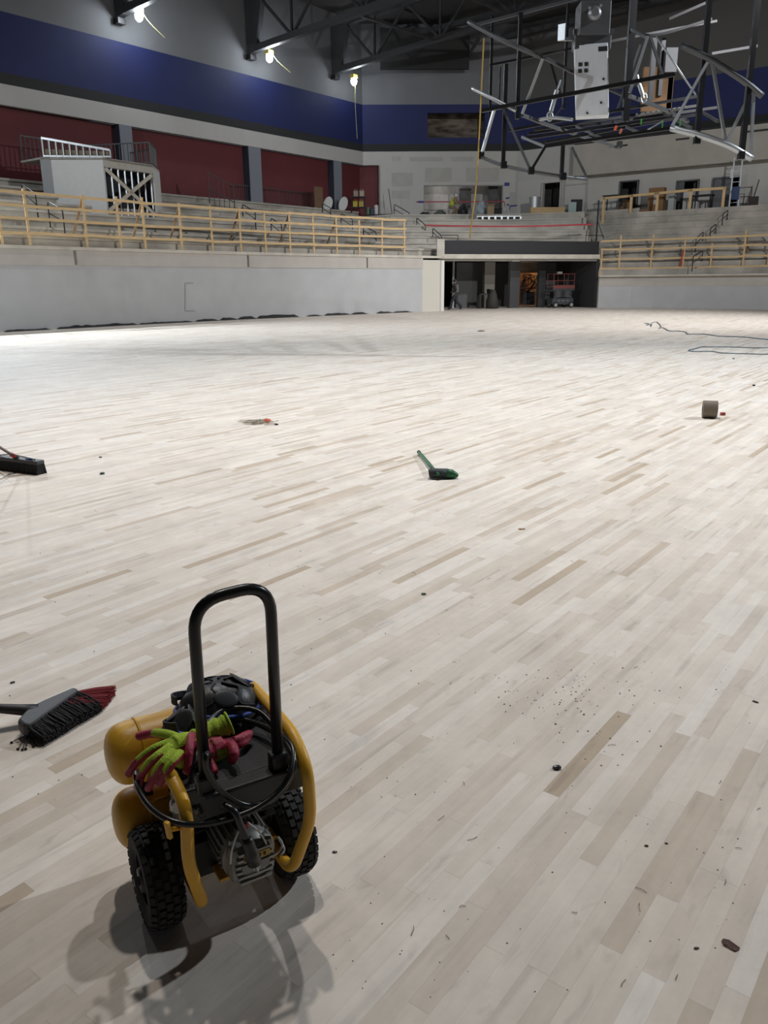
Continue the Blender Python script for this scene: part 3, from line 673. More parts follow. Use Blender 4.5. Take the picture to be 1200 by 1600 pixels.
# stub rail boards at both inner ends
# ================================================================== terrace lookup (height of the seats under a plan point)
def march(px, py, F_, B_, zf, zb, ts):
    d = ray(px, py)
    def h(p):
        best = None
        for a, b, c, e in zip(F_, F_[1:], B_, B_[1:]):
            m0, m1 = (a+b)/2, (c+e)/2; ax = (m1-m0); t = (p-m0).dot(ax)/ax.length_squared
            lat = abs((p-m0-ax*t).dot(V((ax.y, -ax.x, 0)).normalized()))
            if best is None or lat < best[0]: best = (lat, t)
        t = best[1]
        if t < 0: return -9
        return zf + (zb-zf)/len(ts)*sum(1 for q in ts if q-.009 <= t)
    for i in range(400, 1600):
        p = CP + d*(i*.05); q = V((p.x, p.y, 0))
        z = h(q)
        if z > 0 and p.z <= z+.02: return V((p.x, p.y, z))
    return CP + d*45
onL = lambda x, y: march(x, y, LF, LB, ZL, 6.2, TS)
def handrail(x0, yt0, yb0, x1, yt1, yb1, label, right=False):
    a = onL(x0, yb0) if not right else right(x0, yb0); A = V((a.x, a.y, 0))
    b0 = ray(x1, yb1); b = atY(x1, yb1, a.y-.55 if not right else a.y-.5)
    at = atY(x0, yt0, a.y).z; bt = atY(x1, yt1, b.y).z
    hz0 = max(.5, min(1.25, at-a.z)); bz = b.z; hz1 = max(.5, min(1.4, bt-bz))
    t = thing('handrail', a, label, 'handrail', 'black aisle handrails')
    P = [a, a+V((0, 0, hz0)), b+V((0, 0, hz1)), b]
    MB().tube(arc(P, .12), .026, 8).build('bent_pipe', RAILM, t, smooth=True)
    MB().tube([a+V((0, 0, hz0*.55)), b+V((0, 0, hz1*.55))], .02, 8).build('mid_rail', RAILM, t, smooth=True)
    for q in (a, b):
        mb = MB(); mb.lathe([(0, 0), (.06, 0), (.06, .015), (0, .015)], Matrix.Translation(q), 12); mb.build('floor_flange', RAILM, t)
    return t
handrail(38, 288, 324, 60, 303, 342, 'black pipe handrail below the left end of the white platform')
handrail(79, 315, 356, 102, 328, 368, 'black pipe handrail behind the leftmost timber rails')
handrail(380, 319, 345, 400, 331, 358, 'black pipe handrail above the sixth guardrail bay, below the grey ramp railing')
handrail(424, 341, 362, 441, 350, 382, 'black pipe handrail low behind the middle of the left guardrail')
handrail(504, 318, 336, 517, 325, 346, 'black pipe handrail beside the pale oval boards')
handrail(533, 334, 350, 551, 342, 368, 'black pipe handrail in front of the equipment cart')
handrail(568, 354, 372, 588, 363, 388, 'black pipe handrail low behind the right part of the left guardrail')
handrail(616, 319, 342, 640, 333, 349, 'black pipe handrail topmost in front of the drywall')
handrail(651, 343, 360, 665, 352, 371, 'black pipe handrail where the red ribbon begins')
handrail(676, 361, 378, 690, 369, 384, 'black pipe handrail at the left end of the black banner')
# right aisle rails climbing the seats
onR = lambda x, y: march(x, y, RF, RB, ZRW, 5.6, [.04, .14, .24, .34, .44, .54, .64, .74, .84, .93])
for k, (x0, y0, b0, x1, y1, b1, lab) in enumerate(((1136, 328, 344, 1128, 334, 352, 'topmost of the black rails climbing the right stairs'), (1118, 350, 366, 1109, 356, 372, 'second highest black rail on the right stairs'),
        (1097, 366, 386, 1086, 372, 394, 'second lowest black rail on the right stairs'), (1096, 392, 414, 1081, 400, 424, 'lowest black rail on the right stairs beside the red brace'))):
    handrail(x0, y0, b0, x1, y1, b1, lab, onR)
mb = MB(); p = onR(1062, 424); mb.tube([p+V((0, 0, .1)), p+V((.1, 0, 1.0))], .05, 6); q = onR(1085, 424); mb.tube(smoothpath([q, q+V((.5, 0, .1)), q+V((.9, 0, .5))]), .04, 6)
one('red_pole', mb, mat('red_paint', (.35, .05, .04), .6), 'short red pole and hose standing behind the right guardrail', 'pole')
# ================================================================== left platform
def PT(p, z): return V((p.x, p.y, z))
pA, pB_, pC, pD, pE = [atz(x, y, 7.0) for x, y in ((62, 245), (79, 246), (160, 246), (239, 258), (249, 266))]
pF = pE - UN*2.2; pG = pA - UN*1.6 - UD*0
plat = thing('camera_platform', PT(pC, 4.6), 'white boarded platform with open stud side on the left seats', 'platform')
WP = mat('platform_white_board', (.56, .56, .55), .7, var=.03); GP = mat('platform_grey_side', (.26, .27, .28), .75)
def panel(a, b, z0, z1, m, nm, th=.08):
    d = (b-a).normalized(); n = V((-d.y, d.x, 0)); a, b = V((a.x, a.y, 0)), V((b.x, b.y, 0))
    mb = MB(); mb.prism([a+V((0, 0, z0)), b+V((0, 0, z0)), b+n*th+V((0, 0, z0)), a+n*th+V((0, 0, z0))], (0, 0, z1-z0)); return mb.build(nm, m, plat)
panel(pA, pB_, 4.2, 7.0, GP, 'end_panel'); panel(pB_, pC, 4.2, 7.0, WP, 'white_panel')
panel(pD, pE, 4.2, 6.95, WP, 'end_panel'); panel(pE, pF, 4.2, 6.95, GP, 'end_panel')
panel(pC, pD, 6.62, 7.0, mat('platform_concrete_edge', (.42, .40, .36), .8, var=.1), 'edge_beam', .3)
cd_ = (pD-pC); cdn = V((-cd_.y, cd_.x, 0)).normalized()
for k in range(8):
    b = pC.lerp(pD, (k+.2)/7.6); MB().box(PT(b+cdn*.05, 5.45), (.06, .06, 2.4)).build('metal_stud', ALU, plat)
for u, v in ((0.03, .95), (.95, .03)):
    a = pC.lerp(pD, u); b = pC.lerp(pD, v); MB().bar(PT(a-cdn*.02, 6.55), PT(b-cdn*.02, 4.8), .16, .04, up=cdn).build('cross_brace', mat('pale_lumber', (.5, .46, .38), .7, var=.15, scale=4), plat)
mb = MB(); mb.prism([PT(q, 6.9) for q in (pA, pB_, pC, pD, pE, pF, pG)], (0, 0, .08)); mb.build('deck', CONC, plat)
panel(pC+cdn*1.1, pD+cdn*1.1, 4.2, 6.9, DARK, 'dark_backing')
# railing on the platform
pr = thing('metal_railing', PT(pD, 7.0), 'grey metal balustrade on top of the white platform', 'railing')
def balus(pts, z, h, parent, step=.22, m=GALVD, r=.022):
    for a, b in zip(pts, pts[1:]):
        L = (b-a).length; n = max(1, int(L/step))
        mb = MB(); mb.bar(PT(a, z+h), PT(b, z+h), .06, .05); mb.build('top_rail', m, parent)
        mb = MB(); mb.bar(PT(a, z+.12), PT(b, z+.12), .05, .04); mb.build('bottom_rail', m, parent)
        mb = MB()
        for k in range(n+1): q = a.lerp(b, k/n); mb.tube([PT(q, z), PT(q, z+h)], r if k % 6 else r*1.6, 6)
        mb.build('balusters', m, parent)
balus([pG+UN*.2, pG.lerp(pF, .55)+UN*.15, pD+cdn*.15-UD*.0, pE-UN*.2, pF], 7.0, 1.0, pr)
rr = thing('ramp_railing', PT(pB_, 7.0), 'pale sloping ladder rail on the platform above its white panel', 'railing')
a = PT(pA, 7.0); b = PT(pC, 7.0); a2, b2 = a+V((.1, .15, .78)), b+V((.3, .15, .32))
MB().bar(a2, b2, .08, .09).build('top_rail', GALV, rr); MB().bar(a+V((.1, .15, .05)), b+V((.3, .15, .05)), .06, .06).build('bottom_rail', GALV, rr)
for k in range(11):
    u = k/10; p = a.lerp(b, u)+V((.1+.2*u, .15, 0)); MB().bar(p, p+V((0, 0, .78-.46*u)), .07, .05).build('stile', ALU if k < 7 else GALV, rr)
mb = MB(); mb.bar(a+V((.1, .25, .2)), b+V((.2, .25, .12)), .04, .3); mb.build('plywood_infill', mat('ply_infill', (.22, .17, .12), .8), rr)
# second low concrete stand with a dark railing
s0 = onL(366, 322); s1 = onL(497, 335)
zb = 6.25
a = atz(368, 314, zb+.02); b = atz(496, 327, zb+.02)
st = thing('concrete_landing', PT(a.lerp(b, .5), 5), 'low concrete landing at the top of the left seats under the dark railing', 'landing')
d = (b-a).normalized(); n = V((-d.y, d.x, 0)); mb = MB(); mb.prism([PT(a, 5.0), PT(b, 5.0), PT(b+n*1.0, 5.0), PT(a+n*1.0, 5.0)], (0, 0, zb-5.0)); mb.build('slab', LEDGE, st)
r2 = thing('metal_railing', PT(a, zb), 'dark metal balustrade in front of the second grey column', 'railing')
RD = mat('dark_railing', (.075, .065, .065), .6, .3)
balus([a+n*.1, b+n*.1], zb, .95, r2, .16, RD, .012)
r3 = thing('ramp_railing', onL(330, 322), 'dark sloping stair railing left of the concrete landing', 'railing')
p0 = onL(328, 322); p1 = atY(367, 330, p0.y-.4)
for h_ in (.45, 1.25): MB().tube([p0+V((0, 0, h_+.3)), p1+V((0, 0, h_))], .028, 6).build('hand_bar', RD, r3)
for k in range(6): q = p0.lerp(p1, k/5); MB().tube([q, q+V((0, 0, 1.25+.3*(1-k/5)))], .02 if k % 5 else .032, 6).build('upright', RD, r3)
# ================================================================== things on the concourse
def pa(x, y, z): return atz(x, y, z)
ZC = 5.85
def onc(x, y): p = atY(x, y, 58.2); return p
# two pale oval boards, leaning
for k, (x, lab) in enumerate(((512, 'pale oval board leaning at the foot of the third grey column, left one'), (536, 'pale oval board partly hidden behind the third grey column, right one'))):
    p = onpl(x, 319, UA+UN*.8, UB+UN*.8); mb = MB()
    mb.lathe([(0, 0), (.46, 0), (.5, .03), (.46, .06), (0, .06)], Matrix.Translation(p) @ V((0, 0, 1)).rotation_difference((UN*.6+V((.1, -.8, .12))).normalized()).to_matrix().to_4x4() @ Matrix.Diagonal((.62, 1.0, 1, 1)), 28)
    one('oval_board', mb, mat('pale_board', (.50, .51, .50), .6), lab, 'board', 'pale oval boards')
p = onpl(498, 318, UA+UN*.8, UB+UN*.8); mb = MB(); mb.box(p, (.75, .08, 2.0), Mu); one('brown_board', mb, mat('brown_board', (.16, .10, .055), .8), 'upright brown board between the dark railing and the oval boards', 'board')
ct = thing('equipment_cart', onpl(560, 333, UA+UN*1.5, UB+UN*1.5), 'loaded equipment cart in front of the last red panel', 'cart')
c = V(ct['_o']); mb = MB(); mb.box(c+V((0, 0, .35)), (.95, .5, .06)); mb.build('lower_shelf', BLACK, ct); mb = MB(); mb.box(c+V((0, 0, 1.0)), (.95, .5, .06)); mb.build('upper_shelf', BLACK, ct)
for i in (-1, 1):
    for j in (-1, 1):
        MB().bar(c+V((.44*i, .22*j, .1)), c+V((.44*i, .22*j, 1.0)), .04, .04).build('leg', BLACK, ct)
        mb = MB(); mb.ell(c+V((.44*i, .22*j, .07)), (.03, .07, .07)); mb.build('caster', RUB, ct)
for k, (dx, dz, cc_, lab) in enumerate(((-.2, .38, (.4, .33, .03), 'yellow tub on the lower shelf of the cart'), (.2, .38, (.35, .28, .05), 'dull yellow case on the lower shelf of the cart'), (-.15, 1.03, (.25, .22, .18), 'grey tool case on top of the cart'), (.25, 1.03, (.33, .3, .22), 'pale bag on top of the cart'))):
    mb = MB(); q = c+V((dx, 0, dz)); mb.box(q+V((0, 0, .16)), (.3, .32, .3)); mb.box(q+V((0, 0, .33)), (.33, .34, .04)); mb.tube(arc([q+V((-.1, 0, .34)), q+V((-.1, 0, .44)), q+V((.1, 0, .44)), q+V((.1, 0, .34))], .05), .015, 6)
    one('tool_case', mb, mat('case%d' % k, cc_, .6), lab, 'case', bevel=.015)
# bench with white bucket and bottle right of the red wall
mb = MB(); q = onc(592, 337); mb.box(q+V((0, 0, .04)), (1.7, .5, .08)); mb.box(q+V((-.7, 0, -.03)), (.1, .4, .1)); mb.box(q+V((.7, 0, -.03)), (.1, .4, .1)); one('low_platform', mb, BLACK, 'low black board lying at the end of the red wall', 'board')
for x, hh, r_, cc_, lab in ((588, .62, .15, (.6, .6, .58), 'white bucket on the low black board'), (581, .4, .16, (.06, .07, .12), 'dark tub beside the white bucket'), (575, .5, .12, (.12, .22, .12), 'green jug left of the dark tub')):
    q = onc(x, 336); mb = MB(); mb.lathe([(0, 0), (r_*.85, 0), (r_, hh*.95), (r_*1.05, hh), (r_*.5, hh*1.02), (0, hh*1.1)], Matrix.Translation(q), 18); one('bucket', mb, mat('bucket%d' % x, cc_, .5), lab, 'bucket')
mb = MB(); q = onc(613, 337); mb.tube([q, q+V((-.25, .3, 1.75))], .03, 6); one('leaning_pole', mb, GALVD, 'thin grey pole leaning against the drywall', 'pole')
# ---- worker in a safety vest at the window
SKIN = mat('skin', (.42, .25, .17), .6); HIV = mat('hi_vis_yellow', (.42, .50, .04), .6); DCL = mat('dark_clothes', (.03, .032, .04), .8); TANC = mat('tan_clothes', (.23, .17, .11), .8)
def person(base, scale, face, label, cloth, vestm, hatm, pose):
    """pose: joints in metres, x right, y forward of the figure, z up"""
    t = thing('person', base, label, 'person'); R = Matrix.Rotation(face, 3, 'Z')
    J = {k: V(base)+R @ (V(v)*scale) for k, v in pose.items()}; s = scale
    mb = MB(); T = lambda ks, r: mb.tube([J[k] for k in ks], [q*s for q in r], 10)
    T(('hip', 'waist', 'chest', 'neck'), (.15, .14, .17, .07)); mb.ell(J['hip'], (.17*s, .13*s, .13*s)); mb.ell(J['chest'], (.2*s, .13*s, .17*s)); T(('neck', 'head'), (.06, .06)); mb.ell(J['head'], (.078*s, .1*s, .12*s))
    f = R @ V((0, 1, 0)); mb.ell(J['head']+f*.1*s-V((0, 0, .01*s)), (.018*s, .025*s, .03*s))
    for sd in 'lr':
        T(('chest', 'sh'+sd), (.09, .075)); T(('sh'+sd, 'el'+sd, 'ha'+sd), (.065, .05, .036)); mb.ell(J['ha'+sd], (.035*s, .05*s, .07*s))
        T(('hip', 'th'+sd, 'kn'+sd, 'an'+sd), (.12, .10, .07, .05)); T(('an'+sd, 'to'+sd), (.05, .04))
        hd = (J['ha'+sd]-J['el'+sd]).normalized()
        for k in range(4): mb.tube([J['ha'+sd]+f*(.012*(k-1.5))*s*2, J['ha'+sd]+f*(.012*(k-1.5))*s*2+hd*.11*s], .012*s, 6)
        mb.tube([J['ha'+sd], J['ha'+sd]+f*.06*s+hd*.04*s], .014*s, 6)
    b = mb.build('body', SKIN, t, remesh=.018)
    mb = MB()
    for sd in 'lr': mb.tube([J['hip'].lerp(J['th'+sd], .3), J['th'+sd], J['kn'+sd], J['an'+sd]], [.14*s, .125*s, .095*s, .08*s], 12)
    mb.ell(J['hip'], (.19*s, .15*s, .14*s)); mb.build('trousers', cloth, t, remesh=.02)
    mb = MB(); mb.tube([J['hip'], J['waist'], J['chest']], [.165*s, .165*s, .19*s], 14); mb.ell(J['chest']+V((0, 0, .02)), (.22*s, .16*s, .19*s))
    for sd in 'lr': mb.tube([J['sh'+sd], J['el'+sd], J['el'+sd].lerp(J['ha'+sd], .75)], [.085*s, .068*s, .05*s], 10)
    mb.build('shirt', cloth, t, remesh=.02)
    mb = MB(); mb.tube([J['hip']+V((0, 0, .06)), J['waist'], J['chest']+V((0, 0, .12*s))], [.185*s, .185*s, .205*s], 14); mb.build('vest', vestm, t, smooth=True)
    mb = MB(); h_ = J['head']+V((0, 0, .035*s)); mb.ell(h_, (.1*s, .125*s, .11*s)); mb.lathe([(.1*s, 0), (.15*s, -.005), (.15*s, .01), (.1*s, .012)], Matrix.Translation(h_), 18); mb.build('hard_hat', hatm, t, smooth=True)
    for sd in 'lr': mb = MB(); mb.tube([J['an'+sd], J['to'+sd]], [.06*s, .055*s], 10); mb.build('boot', DCL, t, smooth=True)
    return t
STAND = dict(hip=(0, 0, .95), waist=(0, 0, 1.12), chest=(0, .02, 1.34), neck=(0, .02, 1.5), head=(0, .05, 1.65), shl=(-.2, 0, 1.42), shr=(.2, 0, 1.42), ell=(-.27, .03, 1.15), elr=(.27, .03, 1.15), hal=(-.2, .22, .98), har=(.22, .2, .98), thl=(-.1, 0, .85), thr=(.1, 0, .85), knl=(-.11, .03, .48), knr=(.11, .03, .48), anl=(-.11, 0, .07), anr=(.11, 0, .07), tol=(-.12, .17, .04), tor=(.12, .17, .04))
WALK = dict(STAND); WALK.update(knl=(-.1, .2, .5), anl=(-.1, .28, .08), tol=(-.1, .45, .07), knr=(.1, -.05, .48), anr=(.1, -.38, .14), tor=(.1, -.26, .05), ell=(-.27, -.1, 1.15), hal=(-.25, .05, .95), elr=(.27, .08, 1.15), har=(.25, .28, 1.05))
BEND = dict(STAND); BEND.update(hip=(0, -.1, .62), thl=(-.12, 0, .58), thr=(.12, 0, .58), knl=(-.14, .28, .48), knr=(.14, .2, .4), anl=(-.13, .08, .07), anr=(.13, -.1, .07), tol=(-.13, .25, .04), tor=(.13, .07, .04), waist=(0, -.02, .8), chest=(0, .12, 1.0), neck=(0, .18, 1.15), head=(0, .24, 1.29), shl=(-.2, .13, 1.07), shr=(.2, .13, 1.07), ell=(-.26, .3, .85), elr=(.26, .3, .85), hal=(-.16, .45, .7), har=(.16, .45, .7))
q = atY(707, 337, 57.7); q.z = ZC
person(q, 1.0, -1.9, 'crouching person in yellow safety vest and white hard hat before the window', TANC, HIV, mat('white_hat', (.7, .7, .68), .4), BEND)
q = TP(tpx(712, 1.6), 1.6, 0)
person(q, .98, 1.25, 'person in dark clothes and grey vest walking in the dark tunnel', DCL, mat('grey_vest', (.14, .14, .13), .7), mat('dark_cap', (.05, .05, .055), .6), WALK)
# ---- clutter below and beside the window
def bag(x, yb, r, h, m, lab, cat='bag', nm='rubbish_bag', Y=58.2):
    q = atY(x, yb, Y); q.z = ZC; mb = MB(); mb.lathe([(0, 0), (r*.8, 0), (r, h*.3), (r*.9, h*.65), (r*.35, h*.9), (r*.5, h), (0, h*.97)], Matrix.Translation(q), 20)
    for v in mb.bm.verts: v.co += mnoise.noise_vector(v.co*4)*r*.25
    for v in mb.bm.verts: v.co.z = max(v.co.z, ZC)
    return one(nm, mb, m, lab, cat, smooth=True)
bag(665, 337, .42, .32, BLACK, 'black coiled bag at the left foot of the window'); bag(688, 337, .45, .42, mat('greenish_bag', (.08, .10, .08), .6), 'dark greenish bag left of the crouching person')
bag(723, 337, .34, .85, mat('black_bag', (.02, .02, .023), .5), 'tall black bag right of the crouching person', Y=58.7)
bag(735, 337, .2, .5, mat('grey_sack', (.18, .18, .18), .7), 'small grey sack beside the tall black bag', Y=57.6)
bag(752, 337, .5, 1.0, mat('clear_plastic', (.36, .42, .46), .3), 'big pale blue plastic sack under the window', Y=58.9)
mb = MB(); q = atY(764, 336, 57.6); q.z = ZC
mb.box(q+V((.1, .1, .3)), (.45, .4, .6)); mb.prism([q+V((-.12, -.1, .6)), q+V((.32, -.1, .6)), q+V((.36, -.22, .72)), q+V((-.15, -.22, .72))], (0, .03, .03)); one('cardboard_box', mb, mat('cardboard', (.34, .25, .15), .8), 'tan cardboard box standing right of the blue plastic sack', 'box')
mb = MB(); q = atY(777, 336, 58.5); q.z = ZC; mb.box(q+V((0, 0, .25)), (.55, .5, .5)); mb.box(q+V((0, 0, .52)), (.6, .54, .05)); one('black_crate', mb, BLACK, 'black crate at the right end of the window', 'crate', bevel=.02)
for x, h_, lab in ((789, .62, 'white spray can beside the black crate'), (795, .4, 'short pale bottle right of the spray can')):
    q = atY(x, 336, 57.9); q.z = ZC; mb = MB(); mb.lathe([(0, 0), (.09, 0), (.09, h_*.75), (.06, h_*.85), (.06, h_), (0, h_)], Matrix.Translation(q), 14); one('bottle', mb, WHITEW, lab, 'bottle', smooth=True)
# slotted white bench-like grille at the concourse edge
gr = thing('slotted_grille', atY(779, 346, 55.1), 'pale slotted metal grille lying on the concourse edge', 'grille')
a, b = atY(744, 345.5, 55.1), atY(813, 346, 55.1); mb = MB(); mb.box((a+b)/2+V((0, .2, .3)), ((b-a).length, .5, .05)); mb.build('top_plate', GALV, gr)
mb = MB(); mb.box((a+b)/2+V((0, .35, .1)), ((b-a).length, .1, .3)); mb.build('back_plate', BLACK, gr); mb = MB(); mb.box((a+b)/2+V((0, -.05, 0)), ((b-a).length, .06, .05)); mb.build('bottom_bar', GALV, gr)
for k in range(8): q = a.lerp(b, k/7); MB().box(q+V((0, -.05, .14)), (.12, .06, .28)).build('upright', GALV, gr)
mb = MB(); q = atY(742, 349, 54.9); mb.box(q+V((0, 0, .55)), (.22, .25, 1.4)); one('grey_post', mb, GALVD, 'short dark grey post at the left end of the slotted grille', 'post')
# long wooden crate, bin, monitor
q0, q1 = atY(829, 336, 57), atY(882, 336, 57); z_ = (q0.z+q1.z)/2
mb = MB(); mb.box((q0+q1)/2+V((0, .3, .24)), ((q1-q0).length, .7, .5)); mb.box((q0+q1)/2+V((0, -.06, .42)), ((q1-q0).length+.04, .03, .1)); one('wooden_crate', mb, PINE, 'long pale wooden crate on the concourse edge right of the window', 'crate')
q = atY(835, 328, 57.6); q.z = z_+.5; mb = MB(); mb.lathe([(0, 0), (.34, 0), (.36, .62), (.40, .63), (.40, .69), (.36, .7), (.3, .66), (0, .66)], Matrix.Translation(q), 24); one('metal_bin', mb, ALU, 'shiny silver bin standing on the wooden crate', 'bin')
mn = thing('monitor', atY(897, 336, 56.3), 'dark monitor with a pale teal sheet beside the wooden crate', 'monitor'); q = V(mn['_o'])
mb = MB(); mb.box(q+V((.15, .1, .6)), (.75, .08, .75)); mb.build('screen', BLACK, mn, bevel=.01); mb = MB(); mb.box(q+V((-.15, -.05, .5)), (.5, .03, .6)); mb.build('pale_sheet', mat('teal_sheet', (.35, .46, .46), .5), mn); mb = MB(); mb.box(q+V((.15, .15, .12)), (.12, .1, .25)); mb.build('stand', BLACK, mn)
for k, (x, c_, lab) in enumerate(((885, (.62, .62, .6), 'white paper heap left of the monitor'), (899, (.10, .07, .05), 'brown rag heap in front of the monitor'), (908, (.3, .29, .27), 'grey rag heap right of the monitor'))):
    q = atY(x, 338, 55.9+.12*k); mb = MB(); mb.ell(q+V((0, 0, .1)), (.24, .2, .15), su=14, sv=8)
    for v in mb.bm.verts: v.co += mnoise.noise_vector(v.co*5)*.12
    one('rag_heap', mb, mat('rag%d' % k, c_, .8), lab, 'rags')
# ribbons and blue tape
mb = MB(); P = [atY(x, y, Y) for x, y, Y in ((665, 352, 49.3), (740, 353.5, 49.4), (830, 353.5, 49.7), (927, 350.5, 50.3))]
for a, b in zip(smoothpath(P, 4), smoothpath(P, 4)[1:]): mb.bar(a, b, .02, .09)
one('red_ribbon', mb, mat('red_ribbon', (.38, .03, .045), .6), 'long red barrier ribbon strung below the concourse', 'ribbon')
ow = lambda x, y: onpl(x, y, FA, FB)+FN*.012
mb = MB(); mb.bar(ow(650, 315.5), ow(788, 315), .02, .07); mb.bar(ow(788, 315), ow(789, 322), .02, .06); one('red_ribbon', mb, _M['red_ribbon'], 'red barrier ribbon strung across the window', 'ribbon')
mb = MB(); mb.bar(ow(653, 315.4), ow(662, 315.6), .03, .12); one('ribbon_knot', mb, mat('blue_tape', (.02, .03, .22), .6), 'blue knot at the left end of the window ribbon', 'tape')
for k, (pp, lab) in enumerate(((((788, 288), (796, 288)), 'blue tape square above the right window corner'), (((790, 310), (796, 309)), 'blue tape scrap half way down right of the window'), (((792, 319), (795, 321)), 'lower blue tape scrap right of the window'), (((796, 336), (797, 322), (809, 321)), 'bent blue tape line on the drywall right of the window'))):
    mb = MB()
    for a, b in zip(pp, pp[1:]): mb.bar(onpl(*a, FA, FB)+FN*.02, onpl(*b, FA, FB)+FN*.02, .015, .22 if k == 0 else .1)
    one('blue_tape', mb, _M['blue_tape'], lab, 'tape', 'blue tape marks on the drywall')
# thin railing stubs and post above the banner
mb = MB(); a = TP(tpx(927, .5), .5, 3.85); mb.tube([a, a+V((0, 0, 2.3))], .05, 6); mb.tube([a+V((0, 0, 1.2)), a+V((.5, .3, .2))], .02, 6); one('black_pole', mb, RAILM, 'thin black upright pole at the right end of the black banner', 'pole')
mb = MB(); a = TP(tpx(911, .5), .5, 3.82); b = TP(tpx(938, .5), .5, 3.82); mb.tube([a, a+V((0, 0, .36)), b+V((0, 0, .36)), b], .022, 6); one('low_rail', mb, RAILM, 'low black pipe rail on the banner beam beside the black pole', 'rail')
mb = MB(); a = TP(tpx(714, .5), .5, 3.82); mb.tube([a, a+V((0, 0, .3))], .022, 6); mb.tube([a+V((0, 0, .3)), a+V((-.9, 0, .3))], .02, 6); one('low_rail', mb, RAILM, 'low black pipe rail on the left end of the banner beam', 'rail')
# ================================================================== right concourse
rp = thing('timber_guardrail', atz(1030, 330, 5.6), 'single board pine guardrail along the right concourse edge', 'guardrail')
RPP = []
for x, yb, yt in ((944, 350, 310), (987, 349, 306), (1028, 347, 302), (1080, 340, 297), (1132, 324, 294)):
    a = (RB[0], RB[-1]); p = onpl(x, yb, RB[1]-GD*.2+GN*.05-GN*0, RB[1]+GD+GN*.05); q = onpl(x, yt, RB[1]+GN*.05, RB[1]+GD+GN*.05); p.x, p.y = q.x, q.y
    RPP.append(q); MB().bar(V((q.x, q.y, p.z)), q+V((0, 0, .05)), .16, .06, up=GN).build('post', PINE, rp)
for a, b in zip(RPP, RPP[1:]): MB().bar(a-GD*.2, b+GD*.1, .06, .14).build('top_rail', PINE, rp)
def onrc(x, y, off=1.2):
    p = onpl(x, y, GA+GN*off, GB+GN*off); p.z = 5.6; return p
def table(x, y, w_, lab, h_=.85):
    q = onrc(x, y, 1.6); t = thing('work_table', q, lab, 'table', 'work tables on the right concourse'); mb = MB(); mb.box(q+V((0, 0, h_)), (w_, .6, .08), Mg); mb.build('table_top', BLACK, t)
    for i in (-1, 1):
        for j in (-1, 1): MB().box(q+GD*(i*w_*.42)+GN*(j*.25)+V((0, 0, h_/2)), (.06, .06, h_)).build('leg', BLACK, t)
table(958, 331, 1.3, 'black work table left of the first right doorway', 1.15); table(1097, 322, 1.2, 'black work table under the third right doorway', .8)
for k, (x, w_, h_, c_, lab) in enumerate(((1025, .95, 1.45, (.25, .14, .06), 'tall brown cardboard carton with two white labels on the right concourse'), (980, .5, .85, (.2, .13, .07), 'small brown carton before the first right doorway'), (972, .4, .5, (.22, .13, .08), 'low brown carton right of the black table'), (1003, .9, .25, (.3, .17, .1), 'flat brown carton between the doorway and the tall carton'), (1049, .35, 1.0, (.40, .42, .42), 'narrow pale carton beside the tall brown carton'), (1075, .6, 1.25, (.5, .5, .48), 'white wrapped panel standing in the middle right doorway'), (1086, .35, .6, (.5, .5, .5), 'small white carton at the right side of the middle doorway'))):
    q = onrc(x, 330, 1.3 if k < 5 else .5); mb = MB(); mb.box(q+V((0, 0, h_/2)), (w_, .45, h_), Mg); mb.box(q+GN*.23+V((0, 0, h_-.05)), (w_*1.01, .02, .1), Mg); o = one('carton', mb, mat('carton%d' % k, c_, .8), lab, 'carton', bevel=.01)
    if k == 0:
        o['_o'] = list(o.location)
        for dz in (.95, .62): mb = MB(); mb.box(q+GN*.245+V((0, 0, dz)), (.22, .012, .26), Mg); mb.build('paper_label', WHITEW, o)
st = thing('stepladder', onrc(1146, 325, 1.6), 'tall silver ladder in front of the rightmost grey door', 'ladder'); q = V(st['_o'])
for i in (-1, 1): MB().bar(q+GD*(.25*i), q+GD*(.22*i)+V((0, 0, 2.75)), .08, .05).build('stile', ALU, st)
for k in range(9): MB().bar(q+GD*-.24+V((0, 0, .3+k*.28)), q+GD*.24+V((0, 0, .3+k*.28)), .05, .03).build('rung', ALU if k < 8 else RAILM, st)
mb = MB(); mb.box(q+GD*-.28+V((0, .0, 1.9)), (.15, .1, .5), Mg); mb.build('clamp', ALU, st); mb = MB(); mb.box(q+V((0, -.08, .8)), (.4, .1, .7), Mg); mb.build('blue_tool_pouch', mat('blue_dark', (.04, .07, .16), .6), st)
mb = MB(); q = onrc(1176, 322, 1.4); mb.box(q+V((0, 0, .35)), (.5, .3, .45), Mg); mb.tube([q+V((0, 0, .5)), q+V((.25, .1, 1.5))], .03, 6); one('dust_cart', mb, mat('dark_brown', (.05, .035, .03), .7), 'dark brown dustpan box with tall handle at the right end', 'dustpan')
mb = MB(); q = onrc(1162, 322, 1.4)
for dx in (-.35, .35): mb.tube([q+GD*dx, q+GD*dx+V((0, 0, 1.1))], .025, 6)
for h_ in (.6, 1.1): mb.tube([q-GD*.35+V((0, 0, h_)), q+GD*.35+V((0, 0, h_))], .02, 6)
one('pipe_rack', mb, RAILM, 'thin dark pipe rack right of the silver ladder', 'rack')
